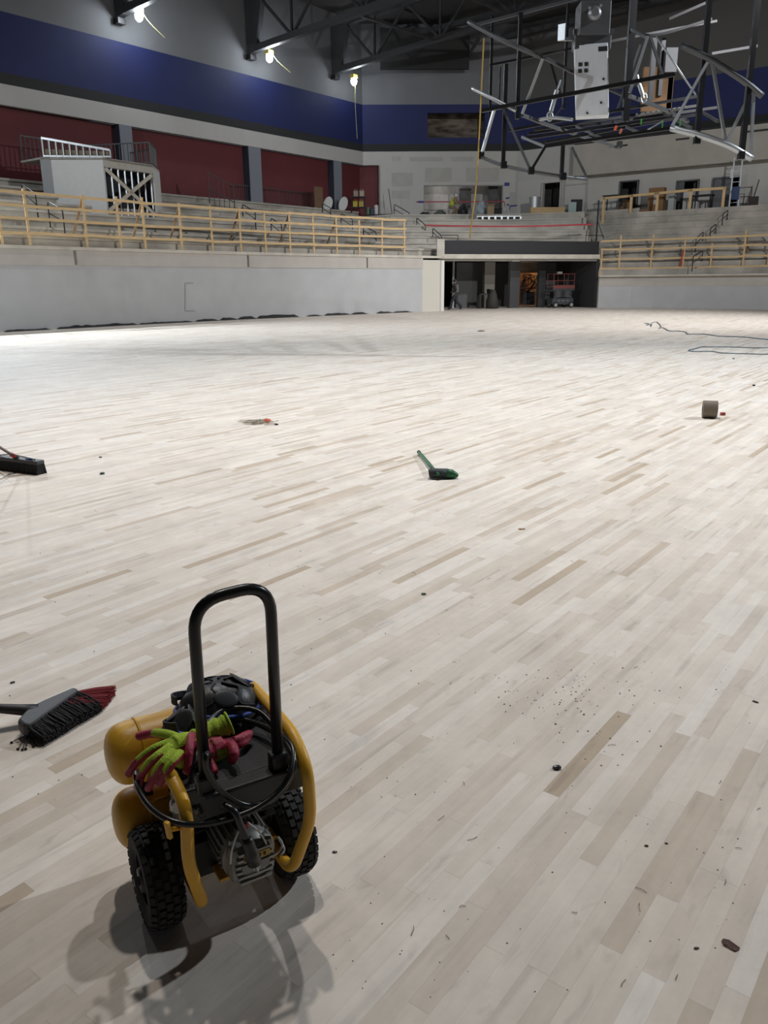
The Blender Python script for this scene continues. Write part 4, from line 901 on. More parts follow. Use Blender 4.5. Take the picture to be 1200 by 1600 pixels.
# ================================================================== scissor lift in the tunnel
sl = thing('scissor_lift', TP(tpx(876, 1.8), 1.8, 0), 'grey scissor lift with red rails parked in the tunnel', 'scissor lift'); B0 = V(sl['_o'])
def sbx(c, s_, m, nm, **k): mb = MB(); mb.box(B0+TD*c[0]+TN*c[1]+V((0, 0, c[2])), s_, Mt); return mb.build(nm, m, sl, **k)
LG = mat('lift_grey', (.05, .055, .06), .5)
sbx((0, 0, .38), (1.45, .75, .38), LG, 'chassis', bevel=.03)
for i in (-1, 1):
    for j in (-1, 1):
        mb = MB(); ctr = B0+TD*(.55*i)+TN*(.4*j)+V((0, 0, .17)); Mw = Matrix.Translation(ctr) @ V((0, 0, 1)).rotation_difference(-TN).to_matrix().to_4x4()
        mb.lathe([(.0, -.06), (.15, -.06), (.17, -.03), (.17, .03), (.15, .06), (0, .06)], Mw, 20); wh = mb.build('wheel', RUB, sl); wh['_o'] = sl['_o']
        mb = MB(); mb.lathe([(0, .062), (.09, .062), (.1, .07), (0, .075)], Mw, 16); mb.build('hub', mat('hub_grey', (.35, .35, .34), .5), wh)
for k in range(4):
    z_ = .62+k*.1
    for u in (-1, 1):
        mb = MB(); mb.bar(B0+TD*(-.62*u)+TN*(-.3)+V((0, 0, z_)), B0+TD*(.62*u)+TN*(-.3)+V((0, 0, z_+.1)), .05, .06); mb.build('scissor_arm', GALVD, sl)
sbx((0, 0, 1.08), (1.5, .78, .1), LG, 'platform_floor')
LR = mat('lift_red', (.17, .045, .035), .6)
sbx((0, -.38, 1.24), (1.5, .04, .2), LR, 'toe_board')
for h_ in (1.6, 2.0):
    for j in (-1, 1): mb = MB(); mb.tube([B0+TD*-.72+TN*(.37*j)+V((0, 0, h_)), B0+TD*.72+TN*(.37*j)+V((0, 0, h_))], .02, 6); mb.build('guard_rail', LR, sl)
for i in (-1, 0, 1):
    for j in (-1, 1): mb = MB(); mb.tube([B0+TD*(.72*i)+TN*(.37*j)+V((0, 0, 1.1)), B0+TD*(.72*i)+TN*(.37*j)+V((0, 0, 2.0))], .02, 6); mb.build('rail_post', LR, sl)
sbx((-.25, -.2, 2.05), (.3, .2, .16), mat('control_grey', (.3, .3, .29), .5), 'control_box', bevel=.02); sbx((.35, -.1, 1.5), (.25, .25, .4), BLACK, 'tool_bag', bevel=.05)
for k in range(3): sbx((-.3+k*.3, -.385, .42), (.16, .01, .05), mat('decal_grey', (.22, .22, .22), .6), 'decal')
# other clutter in the tunnel
mb = MB(); q = TP(tpx(757, 2.6), 2.6, 0); mb.box(q+V((0, 0, .85)), (.8, .5, .06), Mt)
for i in (-1, 1):
    for j in (-1, 1): mb.box(q+TD*(.35*i)+TN*(.2*j)+V((0, 0, .42)), (.06, .06, .85), Mt)
mb.box(q+TD*.3+V((0, 0, 1.0)), (.08, .4, .3), Mt); one('tool_cart', mb, BLACK, 'black cart standing left of the tan tunnel pier', 'cart')
mb = MB(); q = TP(tpx(770, 2.2), 2.2, 0); mb.lathe([(0, 0), (.4, 0), (.36, .5), (.25, .9), (.1, 1.1), (0, 1.1)], Matrix.Translation(q), 16)
for v in mb.bm.verts: v.co += mnoise.noise_vector(v.co*3)*.12
for v in mb.bm.verts: v.co.z = max(0, v.co.z)
one('covered_heap', mb, mat('tarp_brown', (.035, .032, .027), .8), 'brown covered heap at the foot of the tan tunnel pier', 'heap', smooth=True)
wb = thing('welding_rig', TP(tpx(828, 5), 5.2, 0), 'tangled dark machine silhouetted in the warm lit store room doorway', 'machine'); q = V(wb['_o'])
mb = MB(); mb.box(q+V((0, 0, .5)), (.8, .5, .8)); mb.build('cabinet', DARK, wb, bevel=.03); mb = MB(); mb.lathe([(0, 0), (.16, 0), (.16, 1.1), (.07, 1.3), (.05, 1.45), (0, 1.45)], Matrix.Translation(q+V((-.35, .1, .2))), 14); mb.build('gas_cylinder', mat('cyl_brown', (.12, .06, .04), .5), wb, smooth=True)
for k in range(7):
    P = [q+V((random.uniform(-.5, .5), -.1, random.uniform(.8, 2.1))) for _ in range(4)]; mb = MB(); mb.tube(smoothpath(P, 5), .025, 6); mb.build('hose', BLACK, wb)
mb = MB(); mb.bar(q+V((-.9, -.2, 1.15)), q+V((.5, -.2, 1.15)), .05, .07); mb.bar(q+V((-.9, -.2, .1)), q+V((-.9, -.2, 1.15)), .05, .05); mb.build('barrier_rail', mat('rust_red', (.12, .03, .02), .7), wb)
# ================================================================== AIR COMPRESSOR
CO = V((-.42, 1.80, 0)); CA = math.radians(30)
EX = V((math.cos(CA), math.sin(CA), 0)); EY = V((-math.sin(CA), math.cos(CA), 0)); EZ = V((0, 0, 1))
MC = Matrix((EX, EY, EZ)).transposed()
def L(x, y, z): return CO + EX*x + EY*y + EZ*z
def ly(px, py, y):      # photo point on the machine's plane y = const, as local x, y, z
    d = ray(px, py); t = (y-(CP-CO).dot(EY))/d.dot(EY); v = CP+d*t-CO; return (v.dot(EX), y, v.z)
MCX = Matrix((EY, EZ, EX)).transposed().to_4x4()      # local z -> EX
MCY = Matrix((EZ, EX, EY)).transposed().to_4x4()      # local z -> EY
def onax(M, p): q = M.copy(); q.translation = p; return q
ac = thing('air_compressor', CO, 'yellow wheeled twin tank air compressor with tall black handle', 'air compressor')
def P_(mb, nm, m, par=ac, **k):
    o = mb.build(nm, m, par, **k)
    o['_o'] = ac['_o']; return o
# tanks
for zc in (.40, .198):
    R_ = .083; Lh = .195
    dome_ = [(R_*math.sin(math.pi/2*k/9)**.75, .062*math.cos(math.pi/2*k/9)**.8) for k in range(10)]
    prof = [(r, -Lh+.025-h) for r, h in dome_] + [(r, Lh-.025+h) for r, h in dome_[::-1]]
    mb = MB(); mb.lathe(prof, onax(MCX, L(-.02, .2, zc)), 40); tk = P_(mb, 'tank', YEL, smooth=True)
    for xx in (-.165, .12):
        mb = MB(); mb.tube([L(xx, .2+math.cos(a)*R_*.998, zc+math.sin(a)*R_*.998) for a in [2*math.pi*k/40 for k in range(40)]], .0045, 6, closed=True)
        if xx < 0: mb.tube([L(-.167, .2-.05, zc+.066), L(-.115, .2-.05, zc+.066)], .005, 6)
        P_(mb, 'weld_seam', YEL, tk, smooth=True)
for xx in (-.165, .11):
    mb = MB(); mb.box(L(xx, .2, .30), (.022, .05, .06), MC); mb.box(L(xx, .17, .30), (.034, .012, .05), MC); P_(mb, 'tank_bracket', BPL)
for xx in (-.15, .1): mb = MB(); mb.lathe([(0, 0), (.028, 0), (.022, .12), (0, .12)], Matrix.Translation(L(xx, .22, 0)), 16); P_(mb, 'rubber_foot', RUB)
for sx in (-1, 1):
    x = .158*sx
    pts = [L(x, .27, .46), L(x, .20, .505), L(x, .06, .505), L(x*.99, -.10, .505), L(x*.95, -.195, .46), L(x*.99, -.19, .31), L(x*.74, -.145, .135), L(x*.72, .06, .135), L(x*.72, .17, .165)]
    if sx < 0: pts = [L(x, .11, .43), L(x, .03, .475), L(x, -.09, .50)] + pts[4:]
    MBp = MB(); MBp.tube(arc(pts, .05, 6), .0155, 14); P_(MBp, 'side_frame_tube', YEL, smooth=True)
# wheels
def tyre(c, sx):
    R0, w2 = .13, .045
    sec = [(r_*.918, h_*.87) for r_, h_ in [(.075, -.038), (.085, -.046), (.105, -.052), (.122, -.050), (.132, -.040), (.136, -.02), (.137, 0), (.136, .02), (.132, .04), (.122, .05), (.105, .052), (.085, .046), (.075, .038)]]
    mb = MB(); M = onax(MCX, c); mb.lathe(sec+[sec[0]], M, 48)
    n = 30
    for k in range(n):
        for row, (off, ww, lean) in enumerate(((-.036, .014, .5), (-.018, .014, 0), (0, .015, 0), (.018, .014, 0), (.036, .014, -.5))):
            a = 2*math.pi*(k+(.5 if row % 2 else 0))/n
            rr = .1253 - (.006 if abs(off) > .03 else 0)
            rad = EY*math.cos(a)+EZ*math.sin(a); tan = EX.cross(rad)
            zc = (rad + EX*(-lean*.9 if False else (.6 if off > .03 else -.6 if off < -.03 else 0))).normalized()
            xw = tan.cross(zc).normalized()
            mb.box(c + rad*rr + EX*off, (ww, .0185, .010), Matrix((xw, tan, zc)).transposed())
    o = P_(mb, 'wheel', RUB); autosm(o, 30)
    for q, d in ((c-EX*.03, -1), (c+EX*.03, 1)):
        mb = MB(); mb.lathe([(0, .012*d), (.03, .012*d), (.034, 0), (.055, -.012*d), (.066, -.008*d), (.0715, .006*d), (.074, -.02*d), (0, -.022*d)], onax(MCX, q), 28); P_(mb, 'rim', mat('rim_black', (.035, .035, .035), .45, .3), o, smooth=True)
    mb = MB(); mb.tube([c+EX*.038*sx, c+EX*.056*sx], .012, 6); P_(mb, 'axle_nut', GALVD, o)
tyre(L(-.188, .03, .1305), -1); tyre(L(.175, .03, .1305), 1)
mb = MB(); mb.tube([L(-.19, .03, .1305), L(.175, .03, .1305)], .009, 10); P_(mb, 'axle', GALVD)
# shroud: top plate, front lip, side flanges with holes
mb = MB(); mb.box(L(.02, -.005, .456), (.30, .25, .004), MC); mb.box(L(.02, -.129, .41), (.30, .004, .09), MC); mb.box(L(-.129, -.005, .415), (.004, .25, .08), MC)
for a, b in ((-.13, -.105), (-.085, -.06), (-.04, .12)): mb.box(L(.169, (a+b)/2, .415), (.004, b-a, .08), MC)
for a, b in ((-.105, -.085), (-.06, -.04)):
    for z0, z1 in ((.375, .393), (.41, .455)): mb.box(L(.169, (a+b)/2, (z0+z1)/2), (.004, b-a, z1-z0), MC)
P_(mb, 'shroud', BPL, bevel=.0015)
mb = MB(); mb.box(L(.015, -.152, .452), (.235, .045, .012), MC); mb.box(L(.015, -.135, .44), (.2, .01, .03), MC); P_(mb, 'handle_bracket', BPL, bevel=.003)
for sx in (-1, 1):
    mb = MB(); mb.box(L(.002+.092*sx, -.146, .475), (.044, .036, .05), MC); P_(mb, 'handle_clamp', BPL, bevel=.008)
mb = MB(); hp = [L(-.089, -.146, .455), L(-.086, -.146, .93), L(.096, -.146, .938), L(.094, -.146, .455)]
mb.tube(arc(hp, .075, 8), .0138, 16); P_(mb, 'handle', mat('handle_gloss_black', (.010, .010, .011), .28, bump=.02, bscale=150), smooth=True)
for x, z in ((-.075, .44), (.1, .44), (-.115, .405), (.155, .43)):
    mb = MB(); mb.lathe([(0, 0), (.009, 0), (.009, .006), (.005, .012), (0, .012)], onax(Matrix((EX, EZ, -EY)).transposed().to_4x4(), L(x, -.131, z)), 6); P_(mb, 'bolt', GALVD)
# pump block with fins, motor end bell
mb = MB(); mb.box(L(.0, .03, .33), (.2, .12, .2), MC)
for k in range(8): mb.box(L(-.0, .03, .25+k*.022), (.24, .15, .006), MC)
mb.box(L(-.03, .02, .2), (.18, .16, .1), MC); P_(mb, 'pump', mat('pump_black', (.02, .02, .022), .5, .4))
mt = MB(); prof = [(0, -.205), (.035, -.205), (.055, -.198), (.066, -.18), (.072, -.165), (.079, -.16), (.079, -.15), (.075, -.148), (.075, -.06), (.07, .02), (0, .02)]
mt.lathe(prof, onax(MCY, L(.0, 0, .25)) @ Matrix.Diagonal((.86, .86, 1, 1)), 36); mo = P_(mt, 'motor', mat('motor_cast_grey', (.27, .27, .255), .5, .5, var=.2, scale=20)); autosm(mo, 35)
mb = MB()
for k in range(12):
    a = 2*math.pi*k/12; r = EX*math.cos(a)+EZ*math.sin(a); mb.bar(L(0, -.199, .25)+r*.02, L(0, -.176, .25)+r*.056, .005, .008, up=-EY)
for k in range(26):
    a = 2*math.pi*k/26; r = EX*math.cos(a)+EZ*math.sin(a); mb.bar(L(0, -.135, .25)+r*.066, L(0, -.02, .25)+r*.066, .004, .010, up=r)
for k in range(6): mb.box(L(0, -.2, .21+k*.016), (.10-.008*abs(k-2.5), .014, .006), MC)
P_(mb, 'cooling_rib', mat('motor_rib', (.34, .34, .32), .5, .5), mo)
mb = MB(); mb.box(L(0, -.172, .25), (.118, .05, .106), MC); P_(mb, 'end_cover', mat('motor_cast_grey', (.27, .27, .255), .5, .5), mo, bevel=.022)
mb = MB(); mb.box(L(.005, -.206, .278), (.066, .006, .018), MC); mb.box(L(.0, -.208, .252), (.07, .004, .02), MC, mi=1)
for k in range(5): mb.box(L(-.025+k*.012, -.2095, .278), (.006, .002, .008), MC, mi=2)
P_(mb, 'rating_label', [mat('label_yellow', (.45, .30, .03), .5), mat('label_grey', (.25, .25, .25), .5), BLACK], mo)
for a in (.8, 2.3, 3.9, 5.5):
    mb = MB(); mb.lathe([(0, 0), (.009, 0), (.009, .014), (0, .014)], onax(Matrix((EX, EZ, -EY)).transposed().to_4x4(), L(math.cos(a)*.061, -.155, .25+math.sin(a)*.061)), 6); P_(mb, 'bolt', GALV, mo)
mb = MB(); mb.box(L(.0, -.02, .17), (.24, .04, .012), MC); mb.box(L(-.05, -.07, .168), (.03, .10, .008), MC); P_(mb, 'motor_plate', YEL)
# pressure switch, gauge, valves
mb = MB(); mb.box(L(-.12, -.05, .36), (.05, .07, .08), MC); P_(mb, 'pressure_switch', BPL, bevel=.008)
mb = MB(); mb.lathe([(0, 0), (.022, 0), (.024, .01), (.02, .018), (0, .018)], onax(Matrix((EX, EZ, -EY)).transposed().to_4x4(), L(-.14, -.08, .40)), 20); P_(mb, 'pressure_gauge', GALV)
mb = MB(); mb.tube([L(-.15, -.06, .385), L(-.12, -.12, .385), L(-.10, -.13, .40)], .009, 8); mb.tube([L(-.14, .0, .33), L(-.1, -.09, .33)], .008, 8); P_(mb, 'brass_fitting', mat('brass', (.30, .22, .10), .35, .8))
mb = MB(); dv = ly(263, 1297, -.2); dv2 = ly(283, 1293, -.18); mb.tube([L(*dv2), L(*dv)], .006, 8); mb.bar(L(dv[0]-.002, dv[1], dv[2]+.022), L(dv[0]+.002, dv[1], dv[2]-.022), .014, .010); P_(mb, 'drain_valve', YEL, bevel=.003)
# power cord in loose loops, plug hanging in front
loopA = [(212, 1205, .03), (216, 1232, -.06), (238, 1264, -.14), (272, 1284, -.2), (312, 1288, -.22), (356, 1280, -.22), (402, 1262, -.22), (438, 1234, -.21), (456, 1200, -.19), (452, 1160, -.12)]
PA = [L(*ly(*q)) for q in loopA]
PA += [L(.10, .02, .49), L(.05, .06, .495), L(-.01, .02, .495), L(-.05, -.06, .49)]
loopB = [(322, 1178, -.175), (324, 1205, -.185), (345, 1236, -.19), (384, 1258, -.195), (424, 1250, -.195), (450, 1222, -.19), (459, 1185, -.17)]
PA += [L(*ly(*q)) for q in loopB]
PA += [L(.13, -.04, .50), L(.11, .04, .515), L(.04, .075, .52), L(-.03, .03, .515), L(-.08, -.06, .50), L(-.11, -.1, .46), L(-.10, -.14, .38)]
mb = MB(); mb.tube(smoothpath(PA, 7), .0073, 10); P_(mb, 'power_cord', mat('cord_rubber', (.012, .012, .012), .3), smooth=True)
Q = [L(*ly(*q)) for q in ((350, 1258, -.2), (366, 1268, -.225), (376, 1290, -.235), (386, 1312, -.24))]
mb = MB(); mb.tube(smoothpath(Q, 5), .0085, 10); P_(mb, 'plug_lead', mat('cord_rubber', (.012, .012, .012), .3), smooth=True)
p0, p1 = L(*ly(385, 1310, -.24)), L(*ly(398, 1348, -.24)); mb = MB(); mb.tube([p0, p0.lerp(p1, .15), p0.lerp(p1, .5), p0.lerp(p1, .55), p1], [.011, .014, .0145, .0165, .0175], 14); pg = P_(mb, 'plug', BPL, smooth=True)
dn = (p1-p0).normalized(); mb = MB()
for dx in (-.007, .007): mb.bar(p1+EX*dx, p1+EX*dx+dn*.018, .0022, .008, up=-EY)
mb.tube([p1-EY*.007, p1-EY*.007+dn*.02], .003, 8); P_(mb, 'plug_prong', GALV, pg)
mb = MB()
wp = [(385, 1283, -.21), (372, 1300, -.22), (362, 1330, -.22), (360, 1350, -.215)]
mb.tube(smoothpath([L(*ly(*q)) for q in wp], 5), .0024, 6)
wp = [(386, 1284, -.215), (405, 1300, -.21), (418, 1325, -.2), (412, 1345, -.2), (402, 1352, -.215)]; mb.tube(smoothpath([L(*ly(*q)) for q in wp], 5), .0024, 6)
wp = [(418, 1343, -.2), (436, 1330, -.17), (441, 1318, -.16), (434, 1308, -.15), (444, 1326, -.15), (438, 1338, -.16)]; mb.tube(smoothpath([L(*ly(*q)) for q in wp], 5), .003, 6)
P_(mb, 'white_wire', mat('wire_white', (.55, .54, .5), .5), smooth=True)
mb = MB(); mb.box(L(*ly(382, 1291, -.215)), (.02, .008, .016), MC); P_(mb, 'red_clip', mat('clip_red', (.4, .03, .04), .5), bevel=.002)
# ================================================================== KNEE PADS on the compressor
KP = mat('knee_pad_shell', (.020, .021, .024), .42, bump=.25, bscale=35); KF = mat('knee_pad_fabric', (.016, .017, .024), .75, bump=.3, bscale=60); KB = mat('blue_piping', (.025, .06, .30), .6)
def kneepad(c, ax, rx, ry, rz, label, rough):
    t = thing('knee_pad', c, label, 'knee pad', 'knee pads')
    M = Matrix((ax, EZ.cross(ax), EZ)).transposed()
    mb = MB(); prof = [(1.0, -.12), (1.02, 0), (.98, .2), (.9, .45), (.74, .7), (.5, .88), (.25, .97), (0, 1)]
    mb.lathe([(0, -.12)]+prof, Matrix.Translation(c) @ M.to_4x4() @ Matrix.Diagonal((rx, ry, rz, 1)), 36)
    for v in mb.bm.verts: v.co += mnoise.noise_vector(v.co*14+V((rough, 0, 0)))*.007
    mb.build('shell', KP, t, smooth=True)
    dome = lambda u, a, k=1.0: c + M @ V((rx*math.sin(u)*math.cos(a)*k, ry*math.sin(u)*math.sin(a)*k, rz*math.cos(u)*k))
    mb = MB()
    for k in range(4):     # moulded pads raised on the shell
        a0 = k*1.57+rough; u0 = .55+.2*(k % 2)
        ct = dome(u0, a0); nrm = (ct-c).normalized(); q = V((0, 0, 1)).rotation_difference(nrm).to_matrix()
        mb.ell(ct*1.0, (.034+.008*(k % 3), .024, .004), q @ Matrix.Rotation(k*1.1, 3, 'Z'), su=14, sv=8)
    mb.build('moulded_pad', mat('pad_grey', (.028, .030, .034), .5), t, smooth=True)
    mb = MB()
    for k in range(6):
        pts = [dome(.15+.22*j, k*1.05+.25*math.sin(j*1.7+k)+rough, 1.005) for j in range(6)]
        mb.tube(smoothpath(pts, 3), .0035, 6)
    mb.build('seam', KF, t, smooth=True)
    mb = MB(); mb.tube([c+M @ V((rx*1.015*math.cos(a), ry*1.015*math.sin(a), rz*(.30+.14*math.sin(2*a+rough)))) for a in [2*math.pi*k/40 for k in range(40)]], .0055, 8, closed=True); mb.build('blue_piping', KB, t, smooth=True)
    mb = MB(); mb.tube([c+M @ V((rx*1.04*math.cos(a), ry*1.04*math.sin(a), -rz*.12)) for a in [2*math.pi*k/40 for k in range(40)]], .012, 8, closed=True); mb.build('padded_rim', KF, t, smooth=True)
    mb = MB(); st_ = [c+M @ V((rx*1.05*math.cos(a), ry*1.05*math.sin(a), rz*(.35+.5*math.sin(a-2.2)))) for a in [1.4+.22*k for k in range(10)]]
    for a, b in zip(st_, st_[1:]): mb.bar(a, b, .005, .024)
    mb.build('strap', KF, t); return t
kneepad(L(.048, .15, .478), EX, .118, .092, .09, 'larger black knee pad with moulded shell and blue piping behind the handle', .0)
kneepad(L(-.055, .11, .478), (EX*.8+EY*.6).normalized(), .055, .055, .045, 'smaller dark blue black knee pad left of the larger one, above the glove', 1.9)
# ================================================================== WORK GLOVES
GG = mat('glove_green_knit', (.36, .50, .035), .85, var=.15, scale=60, bump=.4, bscale=220); GR = mat('glove_red_coating', (.33, .022, .055), .55, var=.12, scale=40, bump=.3, bscale=90)
def glove(label, palm, fingers, cuff, redtest):
    """palm: list of (point, radius); fingers: list of point lists; all in world space"""
    c0 = palm[0][0]; t = thing('work_glove', c0, label, 'glove', 'green and red work gloves')
    mb = MB()
    for (a, ra), (b, rb) in zip(palm, palm[1:]): mb.tube([a, b], [ra, rb], 14)
    for p, r in palm: mb.ell(p, (r*1.02, r*1.02, r*.72))
    tips = []
    for pts, r in fingers:
        P = smoothpath(pts, 4); n = len(P); mb.tube(P, [r*(1.05-.18*k/(n-1)) for k in range(n)], 12); mb.ell(P[-1], (r*.9,)*3); tips.append((P, r))
    o = mb.build('hand', GG, t, remesh=.0026)
    dg = bpy.context.evaluated_depsgraph_get(); me = bpy.data.meshes.new_from_object(o.evaluated_get(dg)); o.modifiers.clear(); o.data = me
    me.materials.clear(); me.materials.append(GG); me.materials.append(GR)
    org = V(t['_o'])
    for p in me.polygons:
        p.use_smooth = True; w_ = p.center+org; best = 9; frac = 0
        for P, r in tips:
            for i, q in enumerate(P):
                d = (q-w_).length
                if d < best: best = d; frac = i/(len(P)-1)
        p.material_index = 1 if redtest(w_, p.normal, best, frac) else 0
    mb = MB(); cp, cr = cuff; P = smoothpath(cp, 4); n = len(P); mb.tube(P, [cr*(1+.12*math.sin(k*2.1)+.15*k/n) for k in range(n)], 16, caps=False)
    cf = mb.build('cuff', GG, t, smooth=True); s_ = cf.modifiers.new('thick', 'SOLIDIFY'); s_.thickness = .003
    mb = MB(); mb.tube([P[-1]+((P[-1]-P[-2]).normalized().orthogonal().normalized()*cr*1.2) @ Matrix.Rotation(2*math.pi*k/20, 3, (P[-1]-P[-2]).normalized()) for k in range(20)], .003, 6, closed=True); mb.build('cuff_hem', GG, t, smooth=True)
    return t
az = atz
def F(*q): return [az(*p) for p in q]
cam_red = lambda w_, n, d, fr: (fr > .62 and d < .03) or n.dot((V((.55, -.62, -.55))).normalized()) > .42
glove('green and red work glove with fingers splayed over the left side of the compressor',
      [(az(302, 1157, .515), .023), (az(288, 1162, .517), .029), (az(274, 1168, .516), .030)],
      [(F((272, 1158, .525), (240, 1170, .52), (214, 1190, .49), (201, 1209, .455)), .0108), (F((266, 1167, .528), (240, 1186, .52), (223, 1207, .48), (215, 1229, .44)), .0112),
       (F((272, 1174, .528), (254, 1192, .52), (240, 1213, .485), (232, 1231, .445)), .0112), (F((282, 1176, .528), (270, 1192, .525), (259, 1208, .50), (250, 1223, .465)), .0112),
       (F((282, 1156, .52), (262, 1148, .525), (238, 1146, .51), (218, 1150, .50)), .0125)],
      (F((303, 1157, .515), (322, 1145, .52), (345, 1136, .525), (358, 1130, .53)), .024), cam_red)
glove('green and red work glove lying palm up under the handle, fingers on the black plate',
      [(az(312, 1176, .485), .026), (az(330, 1172, .488), .033), (az(346, 1166, .488), .032)],
      [(F((300, 1165, .505), (299, 1150, .535), (296, 1172, .53), (292, 1204, .49)), .0115), (F((352, 1172, .49), (362, 1166, .505), (366, 1178, .50), (363, 1187, .48)), .014),
       (F((358, 1160, .485), (372, 1156, .49), (382, 1150, .49), (389, 1147, .485)), .0125), (F((354, 1166, .478), (370, 1164, .48), (380, 1160, .48), (386, 1155, .478)), .012),
       (F((322, 1180, .482), (328, 1190, .48), (333, 1198, .475), (336, 1205, .472)), .010)],
      (F((308, 1180, .48), (298, 1186, .475), (286, 1186, .472), (276, 1180, .47)), .024), lambda w_, n, d, fr: fr > .3 or n.z > .35)
# ================================================================== ANGLE BROOM at left
BK = mat('broom_black_plastic', (.025, .025, .028), .5); BB = mat('broom_black_bristle', (.018, .018, .02), .8); BR = mat('broom_red_bristle', (.26, .03, .04), .75)
ab = thing('angle_broom', atz(90, 1130), 'black angle broom with red tipped bristles lying left of the compressor', 'broom')
c0, c1 = atz(40, 1140, .04), atz(120, 1087, .035); t0, t1, t2 = atz(70, 1166, .0), atz(160, 1112, .0), atz(182, 1084, .0)
ax_ = (c1-c0).normalized(); 
mb = MB(); cap = [c0, c0.lerp(c1, .3), c0.lerp(c1, .7), c1]
perp = V((-ax_.y, ax_.x, 0)); back = perp if (atz(20, 1105)-c0).dot(perp) > 0 else -perp
body = [c0-ax_*.01, c0+back*.045+ax_*.01, c0.lerp(c1, .36)+back*.075, c0.lerp(c1, .60)+back*.06, c1+back*.02+ax_*.012, c1-back*.015, c0-back*.02]
mb.prism([V((p.x, p.y, .012)) for p in body], (0, 0, .055)); mb.build('head', mat('broom_cap_grey', (.05, .052, .06), .5), ab, bevel=.014)
hj = c0.lerp(c1, .42)+back*.05; hj.z = .045; h1 = atz(0, 1107, .075); hd = (h1-hj).normalized()
mb = MB(); mb.tube([hj, hj+hd*.06, hj+hd*.13, hj+hd*.14], [.026, .021, .018, .016], 14); mb.build('socket', BK, ab, smooth=True)
mb = MB(); mb.tube([hj+hd*.12, hj+hd*1.15], .0125, 12); mb.build('handle', BK, ab, smooth=True)
def fibres(name, fa, fb, n, m, parent, r=.0022, hts=(.008, .06), lens=None, bend=.006, joint=5):
    mb = MB()
    for k in range(n):
        u = random.random(); v = random.random()
        a = fa(u); b = fb(u); h0 = hts[0]+v*(hts[1]-hts[0]); a = V((a.x, a.y, h0)); b = V((b.x, b.y, hts[0]*.6+v*(hts[1]-hts[0])*random.uniform(.35, .8)))
        b += (b-a)*random.uniform(-.07, .03)
        mid = (a+b)/2+V((random.uniform(-bend, bend), random.uniform(-bend, bend), random.uniform(0, bend)))
        mb.tube([a, mid, b], [r, r, r*.8], joint)
    return mb.build(name, m, parent)
fibres('black_bristles', lambda u: (c0-back*.01).lerp(c1-back*.01, u), lambda u: t0.lerp(t1, u), 900, BB, ab, .0028, (.006, .058))
fibres('red_bristles', lambda u: c0.lerp(c1, .62+.38*u), lambda u: t1.lerp(t2, u), 420, BR, ab, .003, (.006, .055))
mb = MB()
for e in ((18, 1160), (28, 1170), (35, 1171), (40, 1170), (52, 1166), (55, 1164)):
    s_ = c0-back*.01; mb.tube(smoothpath([V((s_.x, s_.y, .02)), V((s_.x, s_.y, .01)).lerp(atz(*e), .5)+V((0, 0, .008)), atz(*e, .004)], 4), .0016, 5); mb.ell(atz(*e, .004), (.006, .005, .004), su=6, sv=4)
mb.build('stray_bristles', BB, ab)
# ================================================================== PUSH BROOM far left
pbm = thing('push_broom', atz(30, 740), 'wide black push broom with red collar at the left edge', 'broom')
q0, q1 = atz(66, 741), atz(-30, 728); d = (q1-q0).normalized(); n = V((-d.y, d.x, 0))
n = -n if n.y < 0 else n; Ml = Matrix((d, n, EZ)).transposed(); L_ = (q1-q0).length; cm = (q0+q1)/2
mb = MB(); mb.box(V((cm.x, cm.y, .105)), (L_, .085, .035), Ml); mb.build('block', mat('broom_block', (.05, .053, .058), .55), pbm, bevel=.008)
mb = MB()
for i in range(46):
    for j in range(5):
        a = q0.lerp(q1, (i+.5)/46)+n*(-.032+.016*j); jt = V((random.uniform(-.006, .006), random.uniform(-.006, .006), 0)); mb.tube([V((a.x, a.y, .095)), V((a.x, a.y, 0))+jt+n*(.012*(j-2)*.3)], [.009, .0115], 6)
mb.build('bristles', BB, pbm)
hb = q0.lerp(q1, .37); hb = V((hb.x, hb.y, .12))+n*.0; hd = (atz(0, 699, .30)-hb); hd.normalize()
mb = MB(); mb.tube([hb, hb+hd*.09], [.022, .02], 12); mb.build('socket', BK, pbm, smooth=True)
mb = MB(); mb.tube([hb+hd*.085, hb+hd*.16], .019, 12); mb.build('collar', mat('broom_red', (.42, .03, .02), .5), pbm, smooth=True)
mb = MB(); mb.tube([hb+hd*.15, hb+hd*1.3], .012, 12); mb.build('handle', mat('broom_handle_grey', (.22, .17, .17), .4, .3), pbm, smooth=True)
for u in (.08, .66):
    a = q0.lerp(q1, u); mb = MB(); mb.tube(smoothpath([V((a.x, a.y, .125)), V((a.x, a.y, .13)).lerp(hb+hd*.16, .5), hb+hd*.17], 4), .005, 6); mb.build('wire_brace', BK, pbm, smooth=True)
mb = MB(); mb.tube([V((q0.x, q0.y, .127))+d*.08-n*.02, V((q0.x, q0.y, .127))+d*.16-n*.02], .006, 6); mb.build('blue_mark', KB, pbm)
